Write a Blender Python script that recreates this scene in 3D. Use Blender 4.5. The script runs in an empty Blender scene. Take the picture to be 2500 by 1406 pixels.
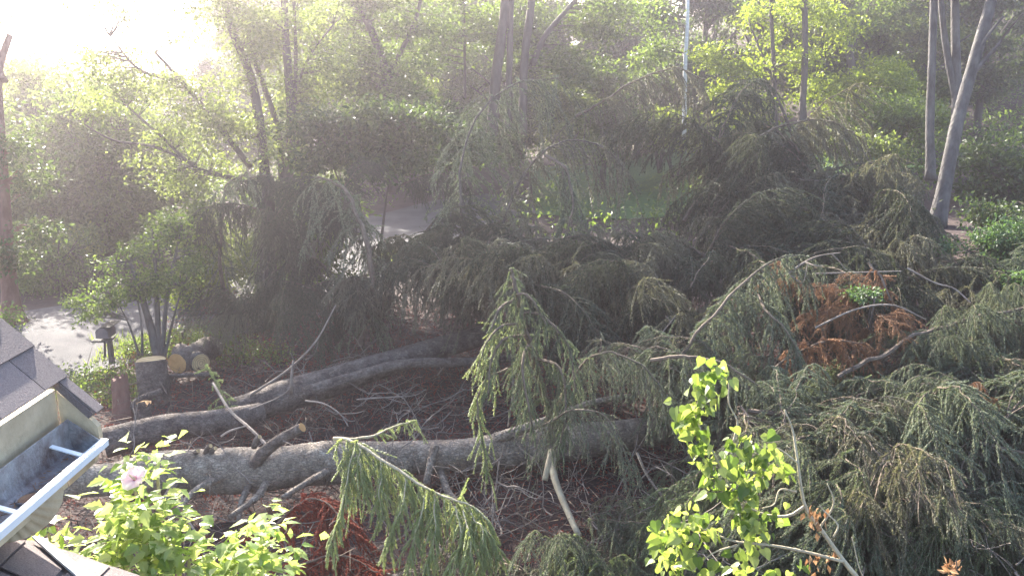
import bpy, math, random
import numpy as np
from math import radians, sin, cos, tan, pi
rng = np.random.default_rng(11)
random.seed(11)
SC = bpy.context.scene
COL = SC.collection

# ------------------------------------------------------------------ camera
CAMZ, PITCH, F = 5.2, radians(14.3), 2165.0
cd = bpy.data.cameras.new("camera")
cam = bpy.data.objects.new("camera", cd)
COL.objects.link(cam)
cam.location = (0, 0, CAMZ)
cam.rotation_euler = (pi / 2 - PITCH, 0, 0)
cd.sensor_width = 36
cd.lens = 36 * F / 2500
cd.clip_start, cd.clip_end = 0.05, 3000
SC.camera = cam

# ------------------------------------------------------------------ light
SUN_AZ, SUN_EL = radians(-27), radians(28)
SUN_DIR = np.array([sin(SUN_AZ) * cos(SUN_EL), cos(SUN_AZ) * cos(SUN_EL), sin(SUN_EL)])
w = bpy.data.worlds.new("World")
SC.world = w
w.use_nodes = True
wn = w.node_tree
bg = wn.nodes["Background"]
sky = wn.nodes.new("ShaderNodeTexSky")
sky.sky_type = 'NISHITA'
sky.sun_disc = False
sky.sun_elevation = SUN_EL
sky.sun_rotation = SUN_AZ
sky.dust_density = 2.0
wn.links.new(sky.outputs[0], bg.inputs[0])
bg.inputs[1].default_value = 0.10
sd = bpy.data.lights.new("sun", 'SUN')
sd.energy = 5.0
sd.angle = radians(0.53)
sd.color = (1.0, 0.94, 0.82)
so = bpy.data.objects.new("sun", sd)
COL.objects.link(so)
so.rotation_euler = (pi / 2 - SUN_EL, 0, -SUN_AZ + pi)
so.rotation_mode = 'QUATERNION'
from mathutils import Vector
so.rotation_quaternion = Vector(-SUN_DIR).to_track_quat('-Z', 'Y')

SC.view_settings.view_transform = 'Standard'
SC.view_settings.look = 'None'
SC.view_settings.exposure = 2.65
SC.view_settings.gamma = 1
cy = SC.cycles
cy.max_bounces = 5
cy.diffuse_bounces = 3
cy.glossy_bounces = 2
cy.transmission_bounces = 3
cy.volume_bounces = 0
cy.use_denoising = True
cy.use_adaptive_sampling = True
cy.adaptive_threshold = 0.02
cy.caustics_reflective = cy.caustics_refractive = False
HAZE_DENSITY, HAZE_G = 0.0029, 0.80

# ------------------------------------------------------------------ geometry helpers
def ray(px, py):
    x, y = (px - 1250) / F, (703 - py) / F
    return np.array([x, cos(PITCH) + sin(PITCH) * y, -sin(PITCH) + cos(PITCH) * y])
CAMP = np.array([0, 0, CAMZ])
def P(px, py, D):
    return CAMP + D * ray(px, py)
def on_z(px, py, z):
    r = ray(px, py)
    return CAMP + r * (z - CAMZ) / r[2]
def on_plane(px, py, p0, n):
    r = ray(px, py)
    return CAMP + r * (np.dot(p0 - CAMP, n) / np.dot(r, n))
def sstep(a, b, x):
    t = np.clip((x - a) / (b - a), 0, 1)
    return t * t * (3 - 2 * t)
def hgt(x, y):
    x, y = np.asarray(x, float), np.asarray(y, float)
    s = x / np.maximum(y, 6)
    h = 1.6 * sstep(5, 11, x) * sstep(11, 20, y)
    h = h + sstep(0.0, 0.4, s) * np.maximum(0, y - 42) * 0.22 * (1 - sstep(90, 160, y) * 0.4)
    h = h + sstep(-0.12, 0.1, s) * np.maximum(0, y - 50) * 0.10
    h = h - 5.5 * sstep(34, 80, y) * sstep(0.02, 0.22, -s)
    h = np.where(h > 5, 5 + 6 * np.tanh((h - 5) / 6), h)
    h = h + 0.10 * np.sin(x * 0.9 + 1.3) * np.sin(y * 0.7) * sstep(3, 8, y)
    return h
def on_ground(px, py, dz=0.0):
    lo, hi = 2.0, 400.0
    r = ray(px, py)
    prev = lo
    for D in np.geomspace(lo, hi, 500):
        p = CAMP + D * r
        if p[2] < hgt(p[0], p[1]) + dz:
            return CAMP + 0.5 * (D + prev) * r
        prev = D
    return CAMP + hi * r

class Acc:
    def __init__(s):
        s.V, s.F, s.n = [], [], 0
    def add(s, V, F):
        V = np.asarray(V, float).reshape(-1, 3)
        if not len(V):
            return
        for f in (F if isinstance(F, list) else [F]):
            f = np.asarray(f, int)
            if f.size:
                s.F.append(f + s.n)
        s.V.append(V)
        s.n += len(V)
    def mesh(s, name, mat, smooth=False, origin=(0, 0, 0)):
        V = np.concatenate(s.V) - np.asarray(origin, float)
        m = bpy.data.meshes.new(name)
        tot = np.concatenate([np.full(len(f), f.shape[1]) for f in s.F])
        idx = np.concatenate([f.ravel() for f in s.F])
        m.vertices.add(len(V))
        m.vertices.foreach_set("co", V.astype(np.float32).ravel())
        m.loops.add(len(idx))
        m.loops.foreach_set("vertex_index", idx.astype(np.int32))
        m.polygons.add(len(tot))
        st = np.zeros(len(tot), int)
        st[1:] = np.cumsum(tot)[:-1]
        m.polygons.foreach_set("loop_start", st.astype(np.int32))
        m.polygons.foreach_set("loop_total", tot.astype(np.int32))
        m.polygons.foreach_set("use_smooth", np.full(len(tot), smooth))
        m.update(calc_edges=True)
        m.materials.append(mat)
        return m
    def build(s, name, mat, parent=None, smooth=False):
        org = np.array(parent['_o']) if parent is not None and '_o' in parent else np.zeros(3)
        o = bpy.data.objects.new(name, s.mesh(name, mat, smooth, org))
        COL.objects.link(o)
        if parent is not None:
            o.parent = parent
            if '_o' in parent:
                o['_o'] = [0.0, 0.0, 0.0]
                o['_o'] = list(map(float, org))
        return o

def thing(name, label, cat, loc=(0, 0, 0), group=None):
    o = bpy.data.objects.new(name, None)
    o.empty_display_size = 0.1
    COL.objects.link(o)
    o.location = tuple(map(float, loc))
    o['_o'] = list(map(float, loc))
    o['label'], o['category'] = label, cat
    if group:
        o['group'] = group
    return o
def struct(o, kind='structure', label=None):
    o['kind'] = kind
    if label:
        o['label'] = label
    return o
def copy_thing(root, loc, rz, sc, label=None, group=None):
    r = root.copy()
    COL.objects.link(r)
    r.location = tuple(map(float, loc))
    r.rotation_euler = (0, 0, rz)
    r.scale = (sc, sc, sc) if not isinstance(sc, tuple) else sc
    if label:
        r['label'] = label
    if group:
        r['group'] = group
    for ch in list(root.children):
        c = ch.copy()
        COL.objects.link(c)
        c.parent = r
        for g in list(ch.children):
            d = g.copy()
            COL.objects.link(d)
            d.parent = c
    return r

def norm(a):
    a = np.asarray(a, float)
    return a / np.maximum(np.linalg.norm(a, axis=-1, keepdims=True), 1e-9)
def spline(pts, n=16):
    p = np.asarray(pts, float)
    if len(p) == 2:
        return p[0] + (p[1] - p[0]) * np.linspace(0, 1, n)[:, None]
    q = np.vstack([2 * p[0] - p[1], p, 2 * p[-1] - p[-2]])
    out = []
    t = np.linspace(0, len(p) - 1, n)
    for x in t:
        i = min(int(x), len(p) - 2)
        u = x - i
        a, b, c, d = q[i], q[i + 1], q[i + 2], q[i + 3]
        out.append(0.5 * ((2 * b) + (c - a) * u + (2 * a - 5 * b + 4 * c - d) * u * u + (3 * b - a - 3 * c + d) * u ** 3))
    return np.array(out)
def tube(pts, r0, r1=None, seg=8, cap=True, jit=0.0, radii=None):
    p = np.asarray(pts, float)
    n = len(p)
    R = np.linspace(r0, r1 if r1 is not None else r0, n) if radii is None else np.asarray(radii)
    T = norm(np.gradient(p, axis=0))
    ref = np.array([0, 0, 1.0]) if abs(T[0, 2]) < 0.9 else np.array([1.0, 0, 0])
    u = norm(np.cross(T[0], ref))
    a = np.linspace(0, 2 * pi, seg, endpoint=False)
    V = np.zeros((n, seg, 3))
    for i in range(n):
        u = norm(u - T[i] * np.dot(u, T[i]))
        v = np.cross(T[i], u)
        rr = R[i] * (1 + (rng.uniform(-jit, jit, seg) if jit else 0))
        V[i] = p[i] + (np.cos(a) * rr)[:, None] * u + (np.sin(a) * rr)[:, None] * v
    i = np.arange(n - 1)[:, None] * seg
    j = np.arange(seg)[None]
    k = (j + 1) % seg
    Q = np.stack([i + j, i + k, i + seg + k, i + seg + j], -1).reshape(-1, 4)
    Fs = [Q]
    if cap:
        Fs.append(np.arange(seg)[None, ::-1])
        Fs.append((np.arange(seg) + (n - 1) * seg)[None])
    return V.reshape(-1, 3), Fs
def rough(pts, radii, seg=44, n=260, amp=.05):
    p = spline(pts, n)
    R_ = np.interp(np.linspace(0, 1, n), np.linspace(0, 1, len(radii)), radii)
    V, Fs = tube(p, 0, 0, seg=seg, radii=R_)
    V = V.reshape(n, seg, 3)
    L_ = np.linalg.norm(np.diff(p, axis=0), axis=1).sum()
    u = np.linspace(0, L_, n)[:, None]
    a_ = np.linspace(0, 2 * pi, seg, endpoint=False)[None]
    d = np.zeros((n, seg))
    for o in range(1, 7):
        for q in range(5):
            d += np.sin(u * rng.uniform(1, 2.4) * 2 ** o * .9 + rng.integers(1, 2 + 2 * o) * a_ + rng.uniform(0, 6.3)) / (1.45 ** o * 5)
    d += rng.normal(0, .16, (n, seg))
    c = p[:, None]
    V = c + (V - c) * (1 + amp * d)[..., None]
    return V.reshape(-1, 3), Fs
def sticks(A, B, ra, rb):
    """many straight three-sided sticks"""
    A, B = np.asarray(A, float), np.asarray(B, float)
    N = len(A)
    if N == 0:
        return np.zeros((0, 3)), np.zeros((0, 3), int)
    d = norm(B - A)
    r = rng.normal(size=(N, 3))
    u = norm(np.cross(d, r))
    v = np.cross(d, u)
    ra = np.broadcast_to(ra, N)[:, None]
    rb = np.broadcast_to(rb, N)[:, None]
    out = []
    for c, rr in ((A, ra), (B, rb)):
        for k in range(3):
            an = 2 * pi * k / 3
            out.append(c + rr * (cos(an) * u + sin(an) * v))
    V = np.stack(out, 1).reshape(-1, 3)
    b = np.arange(N)[:, None] * 6
    Q = np.concatenate([b + np.array([[k, (k + 1) % 3, 3 + (k + 1) % 3, 3 + k]]) for k in range(3)])
    return V, Q
def inst(T, Fs, pos, X, Z, s):
    """copies of a small leaf template baked into one mesh"""
    pos, X, Z = map(np.asarray, (pos, X, Z))
    X = norm(X)
    Z = norm(Z - X * np.sum(X * Z, 1, keepdims=True))
    Y = np.cross(Z, X)
    s = np.broadcast_to(s, len(pos))[:, None, None]
    V = pos[:, None] + s * (T[None, :, 0:1] * X[:, None] + T[None, :, 1:2] * Y[:, None] + T[None, :, 2:3] * Z[:, None])
    m = len(T)
    b = (np.arange(len(pos)) * m)[:, None, None]
    return V.reshape(-1, 3), [(np.asarray(f)[None] + b).reshape(-1, np.asarray(f).shape[1]) for f in Fs]
RHOMB = np.array([(0, 0, 0), (.45, .27, .07), (1, 0, -.06), (.45, -.27, .07)]), [np.array([(0, 1, 2), (0, 2, 3)])]
_h = [(0, 0), (-.10, .22), (.02, .42), (.28, .46), (.58, .30), (1.0, 0)]
HEART = (np.array([(x, y, .10 * abs(y) * 2 - .12 * x * x) for x, y in _h] + [(x, -y, .10 * abs(y) * 2 - .12 * x * x) for x, y in _h[1:-1]] + [(.3, 0, -.03)]),
         [np.array([(10, 0, 1), (10, 1, 2), (10, 2, 3), (10, 3, 4), (10, 4, 5), (10, 5, 9), (10, 9, 8), (10, 8, 7), (10, 7, 6), (10, 6, 0)])])
_l = [(0, 0), (.12, .16), (.30, .40), (.36, .25), (.50, .30), (.60, .20), (.74, .19), (.80, .11), (1.0, 0)]
LOBED = (np.array([(x, y, .22 * abs(y) - .14 * x * x) for x, y in _l] + [(x, -y, .22 * abs(y) - .14 * x * x) for x, y in _l[1:-1]] + [(.4, 0, -.02)]),
         [np.array([(16, i, i + 1) for i in range(8)] + [(16, 8, 15)] + [(16, i + 1, i) for i in range(9, 15)] + [(16, 9, 0)])])
def box(c0, c1):
    x0, y0, z0 = c0
    x1, y1, z1 = c1
    V = [(x0, y0, z0), (x1, y0, z0), (x1, y1, z0), (x0, y1, z0), (x0, y0, z1), (x1, y0, z1), (x1, y1, z1), (x0, y1, z1)]
    return V, BOXF
BOXF = np.array([(0, 3, 2, 1), (4, 5, 6, 7), (0, 1, 5, 4), (1, 2, 6, 5), (2, 3, 7, 6), (3, 0, 4, 7)])
def slab(poly, down):
    """closed slab: polygon (n,3) extruded by vector"""
    p = np.asarray(poly, float)
    n = len(p)
    V = np.vstack([p, p + np.asarray(down, float)])
    side = [(i, (i + 1) % n, n + (i + 1) % n, n + i) for i in range(n)]
    return V, [np.arange(n)[None, ::-1], (np.arange(n) + n)[None], np.array(side)]

# ------------------------------------------------------------------ materials
def mat(name, c0, c1, scale=4.0, rough=0.8, bump=0.0, bscale=30.0, trans=0.0, tcol=None, island=0.0, stretch=None,
        third=None, third_pos=0.7, spec=0.3):
    m = bpy.data.materials.new(name)
    m.use_nodes = True
    nt = m.node_tree
    N, L = nt.nodes, nt.links
    pb = N["Principled BSDF"]
    out = N["Material Output"]
    pb.inputs["Roughness"].default_value = rough
    pb.inputs["Specular IOR Level"].default_value = spec
    tc = N.new("ShaderNodeTexCoord")
    src = tc.outputs["Object"]
    if stretch:
        mp = N.new("ShaderNodeMapping")
        mp.inputs["Scale"].default_value = stretch
        L.new(src, mp.inputs[0])
        src = mp.outputs[0]
    nz = N.new("ShaderNodeTexNoise")
    nz.inputs["Scale"].default_value = scale
    nz.inputs["Detail"].default_value = 5
    nz.inputs["Roughness"].default_value = 0.65
    L.new(src, nz.inputs["Vector"])
    fac = nz.outputs[0]
    rp = N.new("ShaderNodeValToRGB")
    rp.color_ramp.elements[0].position = 0.32
    rp.color_ramp.elements[0].color = (*c0, 1)
    rp.color_ramp.elements[1].position = 0.68
    rp.color_ramp.elements[1].color = (*c1, 1)
    if third:
        e = rp.color_ramp.elements.new(third_pos)
        e.color = (*third, 1)
    if island:
        g = N.new("ShaderNodeNewGeometry")
        mx = N.new("ShaderNodeMix")
        mx.inputs[0].default_value = island
        L.new(fac, mx.inputs[2])
        L.new(g.outputs["Random Per Island"], mx.inputs[3])
        fac = mx.outputs[0]
    L.new(fac, rp.inputs[0])
    L.new(rp.outputs[0], pb.inputs["Base Color"])
    if bump:
        b2 = N.new("ShaderNodeTexNoise")
        b2.inputs["Scale"].default_value = bscale
        b2.inputs["Detail"].default_value = 6
        L.new(src, b2.inputs["Vector"])
        bp = N.new("ShaderNodeBump")
        bp.inputs["Strength"].default_value = bump
        bp.inputs["Distance"].default_value = 0.03
        L.new(b2.outputs[0], bp.inputs["Height"])
        L.new(bp.outputs[0], pb.inputs["Normal"])
    if trans:
        tr = N.new("ShaderNodeBsdfTranslucent")
        hs = N.new("ShaderNodeMix")
        hs.data_type = 'RGBA'
        hs.blend_type = 'MULTIPLY'
        hs.inputs[0].default_value = 1
        L.new(rp.outputs[0], hs.inputs[6])
        hs.inputs[7].default_value = (*(tcol or (1, 1, 1)), 1)
        L.new(hs.outputs[2], tr.inputs[0])
        ms = N.new("ShaderNodeMixShader")
        ms.inputs[0].default_value = trans
        L.new(pb.outputs[0], ms.inputs[1])
        L.new(tr.outputs[0], ms.inputs[2])
        L.new(ms.outputs[0], out.inputs[0])
    return m
M = {}
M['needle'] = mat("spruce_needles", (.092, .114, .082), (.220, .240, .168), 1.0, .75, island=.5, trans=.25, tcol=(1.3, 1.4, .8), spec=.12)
M['needle_lit'] = mat("sunlit_spruce_needles", (.215, .270, .120), (.390, .430, .215), 3, .5, island=.5, trans=.45, tcol=(1.4, 1.4, .8))  # paler, yellower copy of the needles with sunlight put into the colour
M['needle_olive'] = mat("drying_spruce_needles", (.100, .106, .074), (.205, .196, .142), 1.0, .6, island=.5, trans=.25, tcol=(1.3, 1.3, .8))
M['needle_dark'] = mat("shaded_spruce_needles", (.040, .050, .038), (.105, .115, .080), 1.0, .75, island=.5, trans=.2, tcol=(1.3, 1.4, .8), spec=.12)  # darker needle copy, the heap's shade is painted into its colour
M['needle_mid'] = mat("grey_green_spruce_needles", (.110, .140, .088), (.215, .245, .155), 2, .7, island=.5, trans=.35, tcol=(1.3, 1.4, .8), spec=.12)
M['needle_brown'] = mat("orange_brown_dead_needles", (.215, .105, .055), (.380, .210, .110), 3, .8, island=.5, trans=.2)
M['needle_red'] = mat("red_brown_dead_needles", (.190, .038, .022), (.340, .072, .036), 3, .8, island=.5, trans=.2)
def flaky(name, cols, sc, lich):
    m = mat(name, cols[0], cols[1], 6, .95, third=cols[2], third_pos=.8)
    nt = m.node_tree
    N, L = nt.nodes, nt.links
    pb = N["Principled BSDF"]
    tc = [n for n in N if n.type == 'TEX_COORD'][0]
    old = pb.inputs["Base Color"].links[0].from_socket
    mp = N.new("ShaderNodeMapping")
    mp.inputs["Scale"].default_value = (.55, 1, 1)
    L.new(tc.outputs["Object"], mp.inputs[0])
    nz = N.new("ShaderNodeTexNoise")
    nz.inputs["Scale"].default_value = 30
    L.new(mp.outputs[0], nz.inputs["Vector"])
    ad = N.new("ShaderNodeMix")
    ad.data_type = 'RGBA'
    ad.inputs[0].default_value = .06
    L.new(mp.outputs[0], ad.inputs[6])
    L.new(nz.outputs[1], ad.inputs[7])
    vo = N.new("ShaderNodeTexVoronoi")
    vo.feature = 'DISTANCE_TO_EDGE'
    vo.inputs["Scale"].default_value = sc
    L.new(ad.outputs[2], vo.inputs["Vector"])
    vc = N.new("ShaderNodeTexVoronoi")
    vc.inputs["Scale"].default_value = sc
    L.new(ad.outputs[2], vc.inputs["Vector"])
    hv = N.new("ShaderNodeSeparateColor")
    L.new(vc.outputs["Color"], hv.inputs[0])
    mr = N.new("ShaderNodeMapRange")
    mr.inputs[1].default_value, mr.inputs[2].default_value = 0, .16
    mr.inputs[3].default_value, mr.inputs[4].default_value = .62, 1
    L.new(vo.outputs[0], mr.inputs[0])
    mr2 = N.new("ShaderNodeMapRange")
    mr2.inputs[3].default_value, mr2.inputs[4].default_value = .80, 1.2
    L.new(hv.outputs[0], mr2.inputs[0])
    mu = N.new("ShaderNodeMath")
    mu.operation = 'MULTIPLY'
    L.new(mr.outputs[0], mu.inputs[0])
    L.new(mr2.outputs[0], mu.inputs[1])
    mx = N.new("ShaderNodeMix")
    mx.data_type = 'RGBA'
    mx.blend_type = 'MULTIPLY'
    mx.inputs[0].default_value = 1
    L.new(old, mx.inputs[6])
    L.new(mu.outputs[0], mx.inputs[7])
    L.new(mx.outputs[2], pb.inputs["Base Color"])
    bp = N.new("ShaderNodeBump")
    bp.inputs["Strength"].default_value = 1
    bp.inputs["Distance"].default_value = .02
    L.new(mu.outputs[0], bp.inputs["Height"])
    L.new(bp.outputs[0], pb.inputs["Normal"])
    return m
M['bark_limb'] = mat("limb_bark", (.085, .062, .048), (.190, .145, .110), 8, .9, bump=.5, bscale=40)
M['bark_pale'] = mat("pale_peeled_bark", (.330, .270, .190), (.480, .420, .300), 9, .8, bump=.4, bscale=40)
M['bark_spruce'] = flaky("spruce_bark", ((.090, .068, .058), (.220, .185, .160), (.30, .28, .24)), 32, 0)
M['bark_lichen'] = flaky("lichen_bark", ((.175, .138, .108), (.400, .340, .275), (.53, .50, .43)), 34, 0)
M['bark_dark'] = mat("dark_tree_bark", (.060, .048, .042), (.120, .100, .085), 4, .9, bump=.8, bscale=14, stretch=(1, 1, .3))
M['bark_grey'] = mat("grey_tree_bark", (.050, .045, .044), (.150, .138, .130), 5, .9, bump=1.0, bscale=18, stretch=(1, 1, .4), third=(.20, .19, .18), third_pos=.8)
M['bark_red'] = mat("reddish_stump_bark", (.120, .060, .045), (.210, .120, .095), 6, .9, bump=.9, bscale=18, stretch=(1, 1, .35))
M['bark_birch'] = mat("white_birch_bark", (.42, .42, .42), (.66, .66, .66), 3, .7, stretch=(1, 1, 6), third=(.10, .09, .09), third_pos=.95)
M['deadtwig'] = mat("dead_twig_wood", (.130, .102, .085), (.270, .230, .200), 6, .9)
M['cutwood'] = mat("fresh_cut_wood", (.480, .330, .160), (.620, .460, .250), 7, .8, bump=.2)
def rings(m, sc):
    nt = m.node_tree
    N, L = nt.nodes, nt.links
    pb = N["Principled BSDF"]
    tc = [n for n in N if n.type == 'TEX_COORD'][0]
    old = pb.inputs["Base Color"].links[0].from_socket
    wv = N.new("ShaderNodeTexWave")
    wv.wave_type = 'RINGS'
    wv.rings_direction = 'SPHERICAL'
    wv.inputs["Scale"].default_value = sc
    wv.inputs["Distortion"].default_value = 1.5
    L.new(tc.outputs["Object"], wv.inputs["Vector"])
    mr = N.new("ShaderNodeMapRange")
    mr.inputs[3].default_value, mr.inputs[4].default_value = .55, 1.1
    L.new(wv.outputs[1], mr.inputs[0])
    mx = N.new("ShaderNodeMix")
    mx.data_type = 'RGBA'
    mx.blend_type = 'MULTIPLY'
    mx.inputs[0].default_value = .7
    L.new(old, mx.inputs[6])
    L.new(mr.outputs[0], mx.inputs[7])
    L.new(mx.outputs[2], pb.inputs["Base Color"])
rings(M['cutwood'], 9)
M['cutwood_orange'] = mat("orange_cut_wood", (.420, .230, .090), (.560, .330, .140), 9, .8)
def leafmat(n, a, b, t=.45, tc=(1.25, 1.35, .55), r=.45):
    return mat(n, a, b, .8, r, island=.55, trans=t, tcol=tc)
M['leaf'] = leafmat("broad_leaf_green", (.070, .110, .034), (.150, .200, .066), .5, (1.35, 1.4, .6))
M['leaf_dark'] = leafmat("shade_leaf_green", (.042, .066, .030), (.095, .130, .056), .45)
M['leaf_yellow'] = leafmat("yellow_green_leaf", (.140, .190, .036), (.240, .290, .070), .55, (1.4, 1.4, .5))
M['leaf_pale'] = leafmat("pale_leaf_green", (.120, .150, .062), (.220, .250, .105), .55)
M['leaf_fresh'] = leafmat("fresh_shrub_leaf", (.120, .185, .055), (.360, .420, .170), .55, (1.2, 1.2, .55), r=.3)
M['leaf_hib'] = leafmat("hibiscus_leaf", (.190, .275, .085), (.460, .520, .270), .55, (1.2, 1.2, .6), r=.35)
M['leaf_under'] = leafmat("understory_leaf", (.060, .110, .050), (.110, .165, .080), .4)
M['leaf_dry'] = mat("dry_leaf", (.260, .130, .060), (.420, .250, .130), 5, .8, island=.5, trans=.3)
M['petal'] = mat("hibiscus_petal", (.86, .62, .72), (.92, .84, .88), 30, .6, trans=.55)
M['petal_heart'] = mat("hibiscus_heart", (.45, .06, .18), (.60, .15, .28), 30, .6)
M['bud'] = mat("hibiscus_bud", (.220, .300, .110), (.350, .400, .180), 20, .6)

# ------------------------------------------------------------------ house corner at lower left
def shingle_mat():
    m = bpy.data.materials.new("grey_brown_shingle")
    m.use_nodes = True
    nt = m.node_tree
    N, L = nt.nodes, nt.links
    pb = N["Principled BSDF"]
    pb.inputs["Roughness"].default_value = .95
    g = N.new("ShaderNodeNewGeometry")
    tc = N.new("ShaderNodeTexCoord")
    nz = N.new("ShaderNodeTexNoise")
    nz.inputs["Scale"].default_value = 220
    nz.inputs["Detail"].default_value = 3
    L.new(tc.outputs["Object"], nz.inputs["Vector"])
    rp = N.new("ShaderNodeValToRGB")
    rp.color_ramp.elements[0].color = (.085, .066, .066, 1)
    rp.color_ramp.elements[1].color = (.225, .185, .178, 1)
    rp.color_ramp.elements[0].position = .25
    rp.color_ramp.elements[1].position = .75
    mx = N.new("ShaderNodeMix")
    mx.inputs[0].default_value = .22
    L.new(nz.outputs[0], mx.inputs[2])
    L.new(g.outputs["Random Per Island"], mx.inputs[3])
    L.new(mx.outputs[0], rp.inputs[0])
    L.new(rp.outputs[0], pb.inputs["Base Color"])
    bp = N.new("ShaderNodeBump")
    bp.inputs["Strength"].default_value = .5
    bp.inputs["Distance"].default_value = .004
    L.new(nz.outputs[0], bp.inputs["Height"])
    L.new(bp.outputs[0], pb.inputs["Normal"])
    return m
M['shingle'] = shingle_mat()
M['cream'] = mat("weathered_cream_paint", (.42, .34, .23), (.66, .56, .40), 6, .7, bump=.15, bscale=60, third=(.70, .61, .45), third_pos=.8)
M['gutter'] = mat("gutter_inside_grime", (.11, .075, .070), (.36, .36, .37), 11, .6, bump=.3, bscale=120, third=(.48, .50, .53), third_pos=.85)
M['lip'] = mat("white_gutter_enamel", (.68, .72, .76), (.78, .80, .82), 6, .35)
M['rust'] = mat("outlet_rust", (.20, .10, .06), (.34, .20, .12), 30, .9)
M['flash'] = mat("metal_flashing", (.45, .46, .48), (.62, .63, .65), 14, .4)
M['wall'] = mat("cream_siding", (.50, .46, .37), (.58, .54, .44), 5, .8)

E = P(250, 1076, 2.75)
zE = E[2]
gN = on_z(0, 1290, zE)
U = norm(E - gN)                      # along the eave, away from the camera
Vv = np.array([U[1], -U[0], 0])       # horizontal, away from the house
Zv = np.array([0, 0, 1.0])
def H(u, v, z):
    return E + U * u + Vv * v + Zv * z
house = thing('house', 'corner of a house with grey shingle roof, cream trim and an open gutter', 'house', (E[0] - 1.2, E[1] - 1.0, 0.0))
TH = radians(46)
vT, zT, uF, uS, vE = -0.030, 0.080, 0.062, 0.020, -0.131
LEN = 3.4
def RF(u, s, lift=0.0):               # point on the roof plane: s up the slope from the tip line
    return H(u, vT - s * cos(TH), zT + s * sin(TH)) + lift * (Zv * cos(TH) + Vv * sin(TH))
sE = (vT - vE) / cos(TH)
a = Acc()
tk = -(Zv * cos(TH) + Vv * sin(TH)) * .022
a.add(*slab([RF(uF, 0), RF(uF, 2.2), RF(-LEN, 2.2), RF(-LEN, sE), RF(uS, sE), RF(uS, 0)], tk))
roof = a.build('roof', M['shingle'], house)
a = Acc()
row = 0
s = 0.0
while s < 2.1:                        # overlapping shingle courses
    u = uF + .006
    first = True
    s0 = s if s > sE - .01 else s
    while u > -LEN:
        wd = rng.uniform(.20, .34)
        if first:
            wd *= rng.uniform(.45, 1)
            first = False
        u1 = max(u - wd, -LEN)
        if s + .135 <= sE and u1 < uS:
            u1 = uS
        lo = s
        if s < sE < s + .135 and u1 < uS - .01:
            pass
        p = [RF(u, lo - .004, .011), RF(u, lo + .15, .003), RF(u1 + .004, lo + .15, .003), RF(u1 + .004, lo - .004, .011)]
        a.add(*slab(p, tk * .33))
        if s + .135 <= sE and u1 <= uS:
            break
        u = u1
    s += sE if s == 0 else .135
shg = a.build('shingle_courses', M['shingle'], house)
a = Acc()                              # eave fascia behind the gutter and barge board at the gable end
a.add(*slab([H(-LEN, vE - .012, zT + .078), H(uS + .004, vE - .012, zT + .078), H(uS + .004, vE - .012, -.17), H(-LEN, vE - .012, -.17)], -Vv * .03))
a.build('fascia', M['cream'], house)
a = Acc()
ub = uS + .006
a.add(*slab([H(ub, vE - .01, zT + .072), H(ub, vT - .010, zT - .024), H(ub, vT + .006, zT - .045), H(ub, vT + .008, -.02), H(ub, vT - .02, -.09), H(ub, vE - .01, -.17)], U * .022))
a.build('barge_board', M['cream'], house)
a = Acc()                              # soffit and wall below (seen only from aside)
a.add(*slab([H(-LEN, vE - .043, -.15), H(ub, vE - .043, -.15), H(ub, vE - .45, -.15), H(-LEN, vE - .45, -.15)], -Zv * .02))
a.build('soffit', M['cream'], house)
a = Acc()
a.add(*slab([H(-LEN, vE - .43, -.172), H(ub - .1, vE - .43, -.172), H(ub - .1, vE - .43, -zE + .05), H(-LEN, vE - .43, -zE + .05)], -Vv * .15))
a.build('wall', M['wall'], house)
# gutter trough
prof = [(-.104, .070), (-.103, .005), (-.096, -.024), (-.074, -.033), (-.046, -.035), (-.022, -.031), (-.009, -.018), (-.004, -.002)]
def sweep(prof, u0, u1, th):
    n = len(prof)
    c = np.mean(prof, 0)
    pr = list(prof) + [((x - c[0]) * (1 - th) + c[0], (z - c[1]) * (1 - th) + c[1] + .0005) for x, z in prof[::-1]]
    A = np.array([H(u0, x, z) for x, z in pr])
    B = np.array([H(u1, x, z) for x, z in pr])
    m = len(pr)
    Q = [(i, (i + 1) % m, m + (i + 1) % m, m + i) for i in range(m)]
    Q += [(i, i + 1, m - 2 - i, m - 1 - i) for i in range(n - 1)] + [(m + i, m + i + 1, 2 * m - 2 - i, 2 * m - 1 - i) for i in range(n - 1)]
    return np.vstack([A, B]), np.array(Q)
a = Acc()
a.add(*sweep(prof, -LEN, 0, .03))
gut = a.build('gutter', M['gutter'], house)
a = Acc()
a.add(*slab([H(.0, x, z) for x, z in prof], U * .004))
a.build('end_cap', M['gutter'], gut)
a = Acc()
a.add(*slab([H(-LEN, -.006, .006), H(.006, -.006, .006), H(.006, .016, .004), H(-LEN, .016, .004)], -Zv * .020))
a.build('front_lip', M['lip'], gut)
for us in (-.115, -.46, -1.1):
    a = Acc()
    a.add(*slab([H(us, -.101, .030), H(us + .018, -.101, .030), H(us + .018, -.007, .002), H(us, -.007, .002)], -Zv * .004))
    a.build('strap', M['lip'], gut)
a = Acc()
th = np.linspace(0, 2 * pi, 20, endpoint=False)
a.add(*slab([H(-.32 + .032 * cos(t) * (1 + .12 * sin(3 * t)), -.056 + .022 * sin(t), -.028) for t in th], -Zv * .004))
a.build('outlet_debris', M['rust'], gut)
a = Acc()
ring = np.array([H(-.32 + .037 * cos(t), -.056 + .026 * sin(t), -.028) for t in np.linspace(0, 2 * pi, 21)])
a.add(*tube(ring, .004, seg=6, cap=False))
a.build('outlet_rim', M['gutter'], gut)
a = Acc()
nb = 150
A = np.array([H(-rng.uniform(.02, 1.2), -rng.uniform(.030, .100), -.028) for _ in range(nb)])
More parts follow.
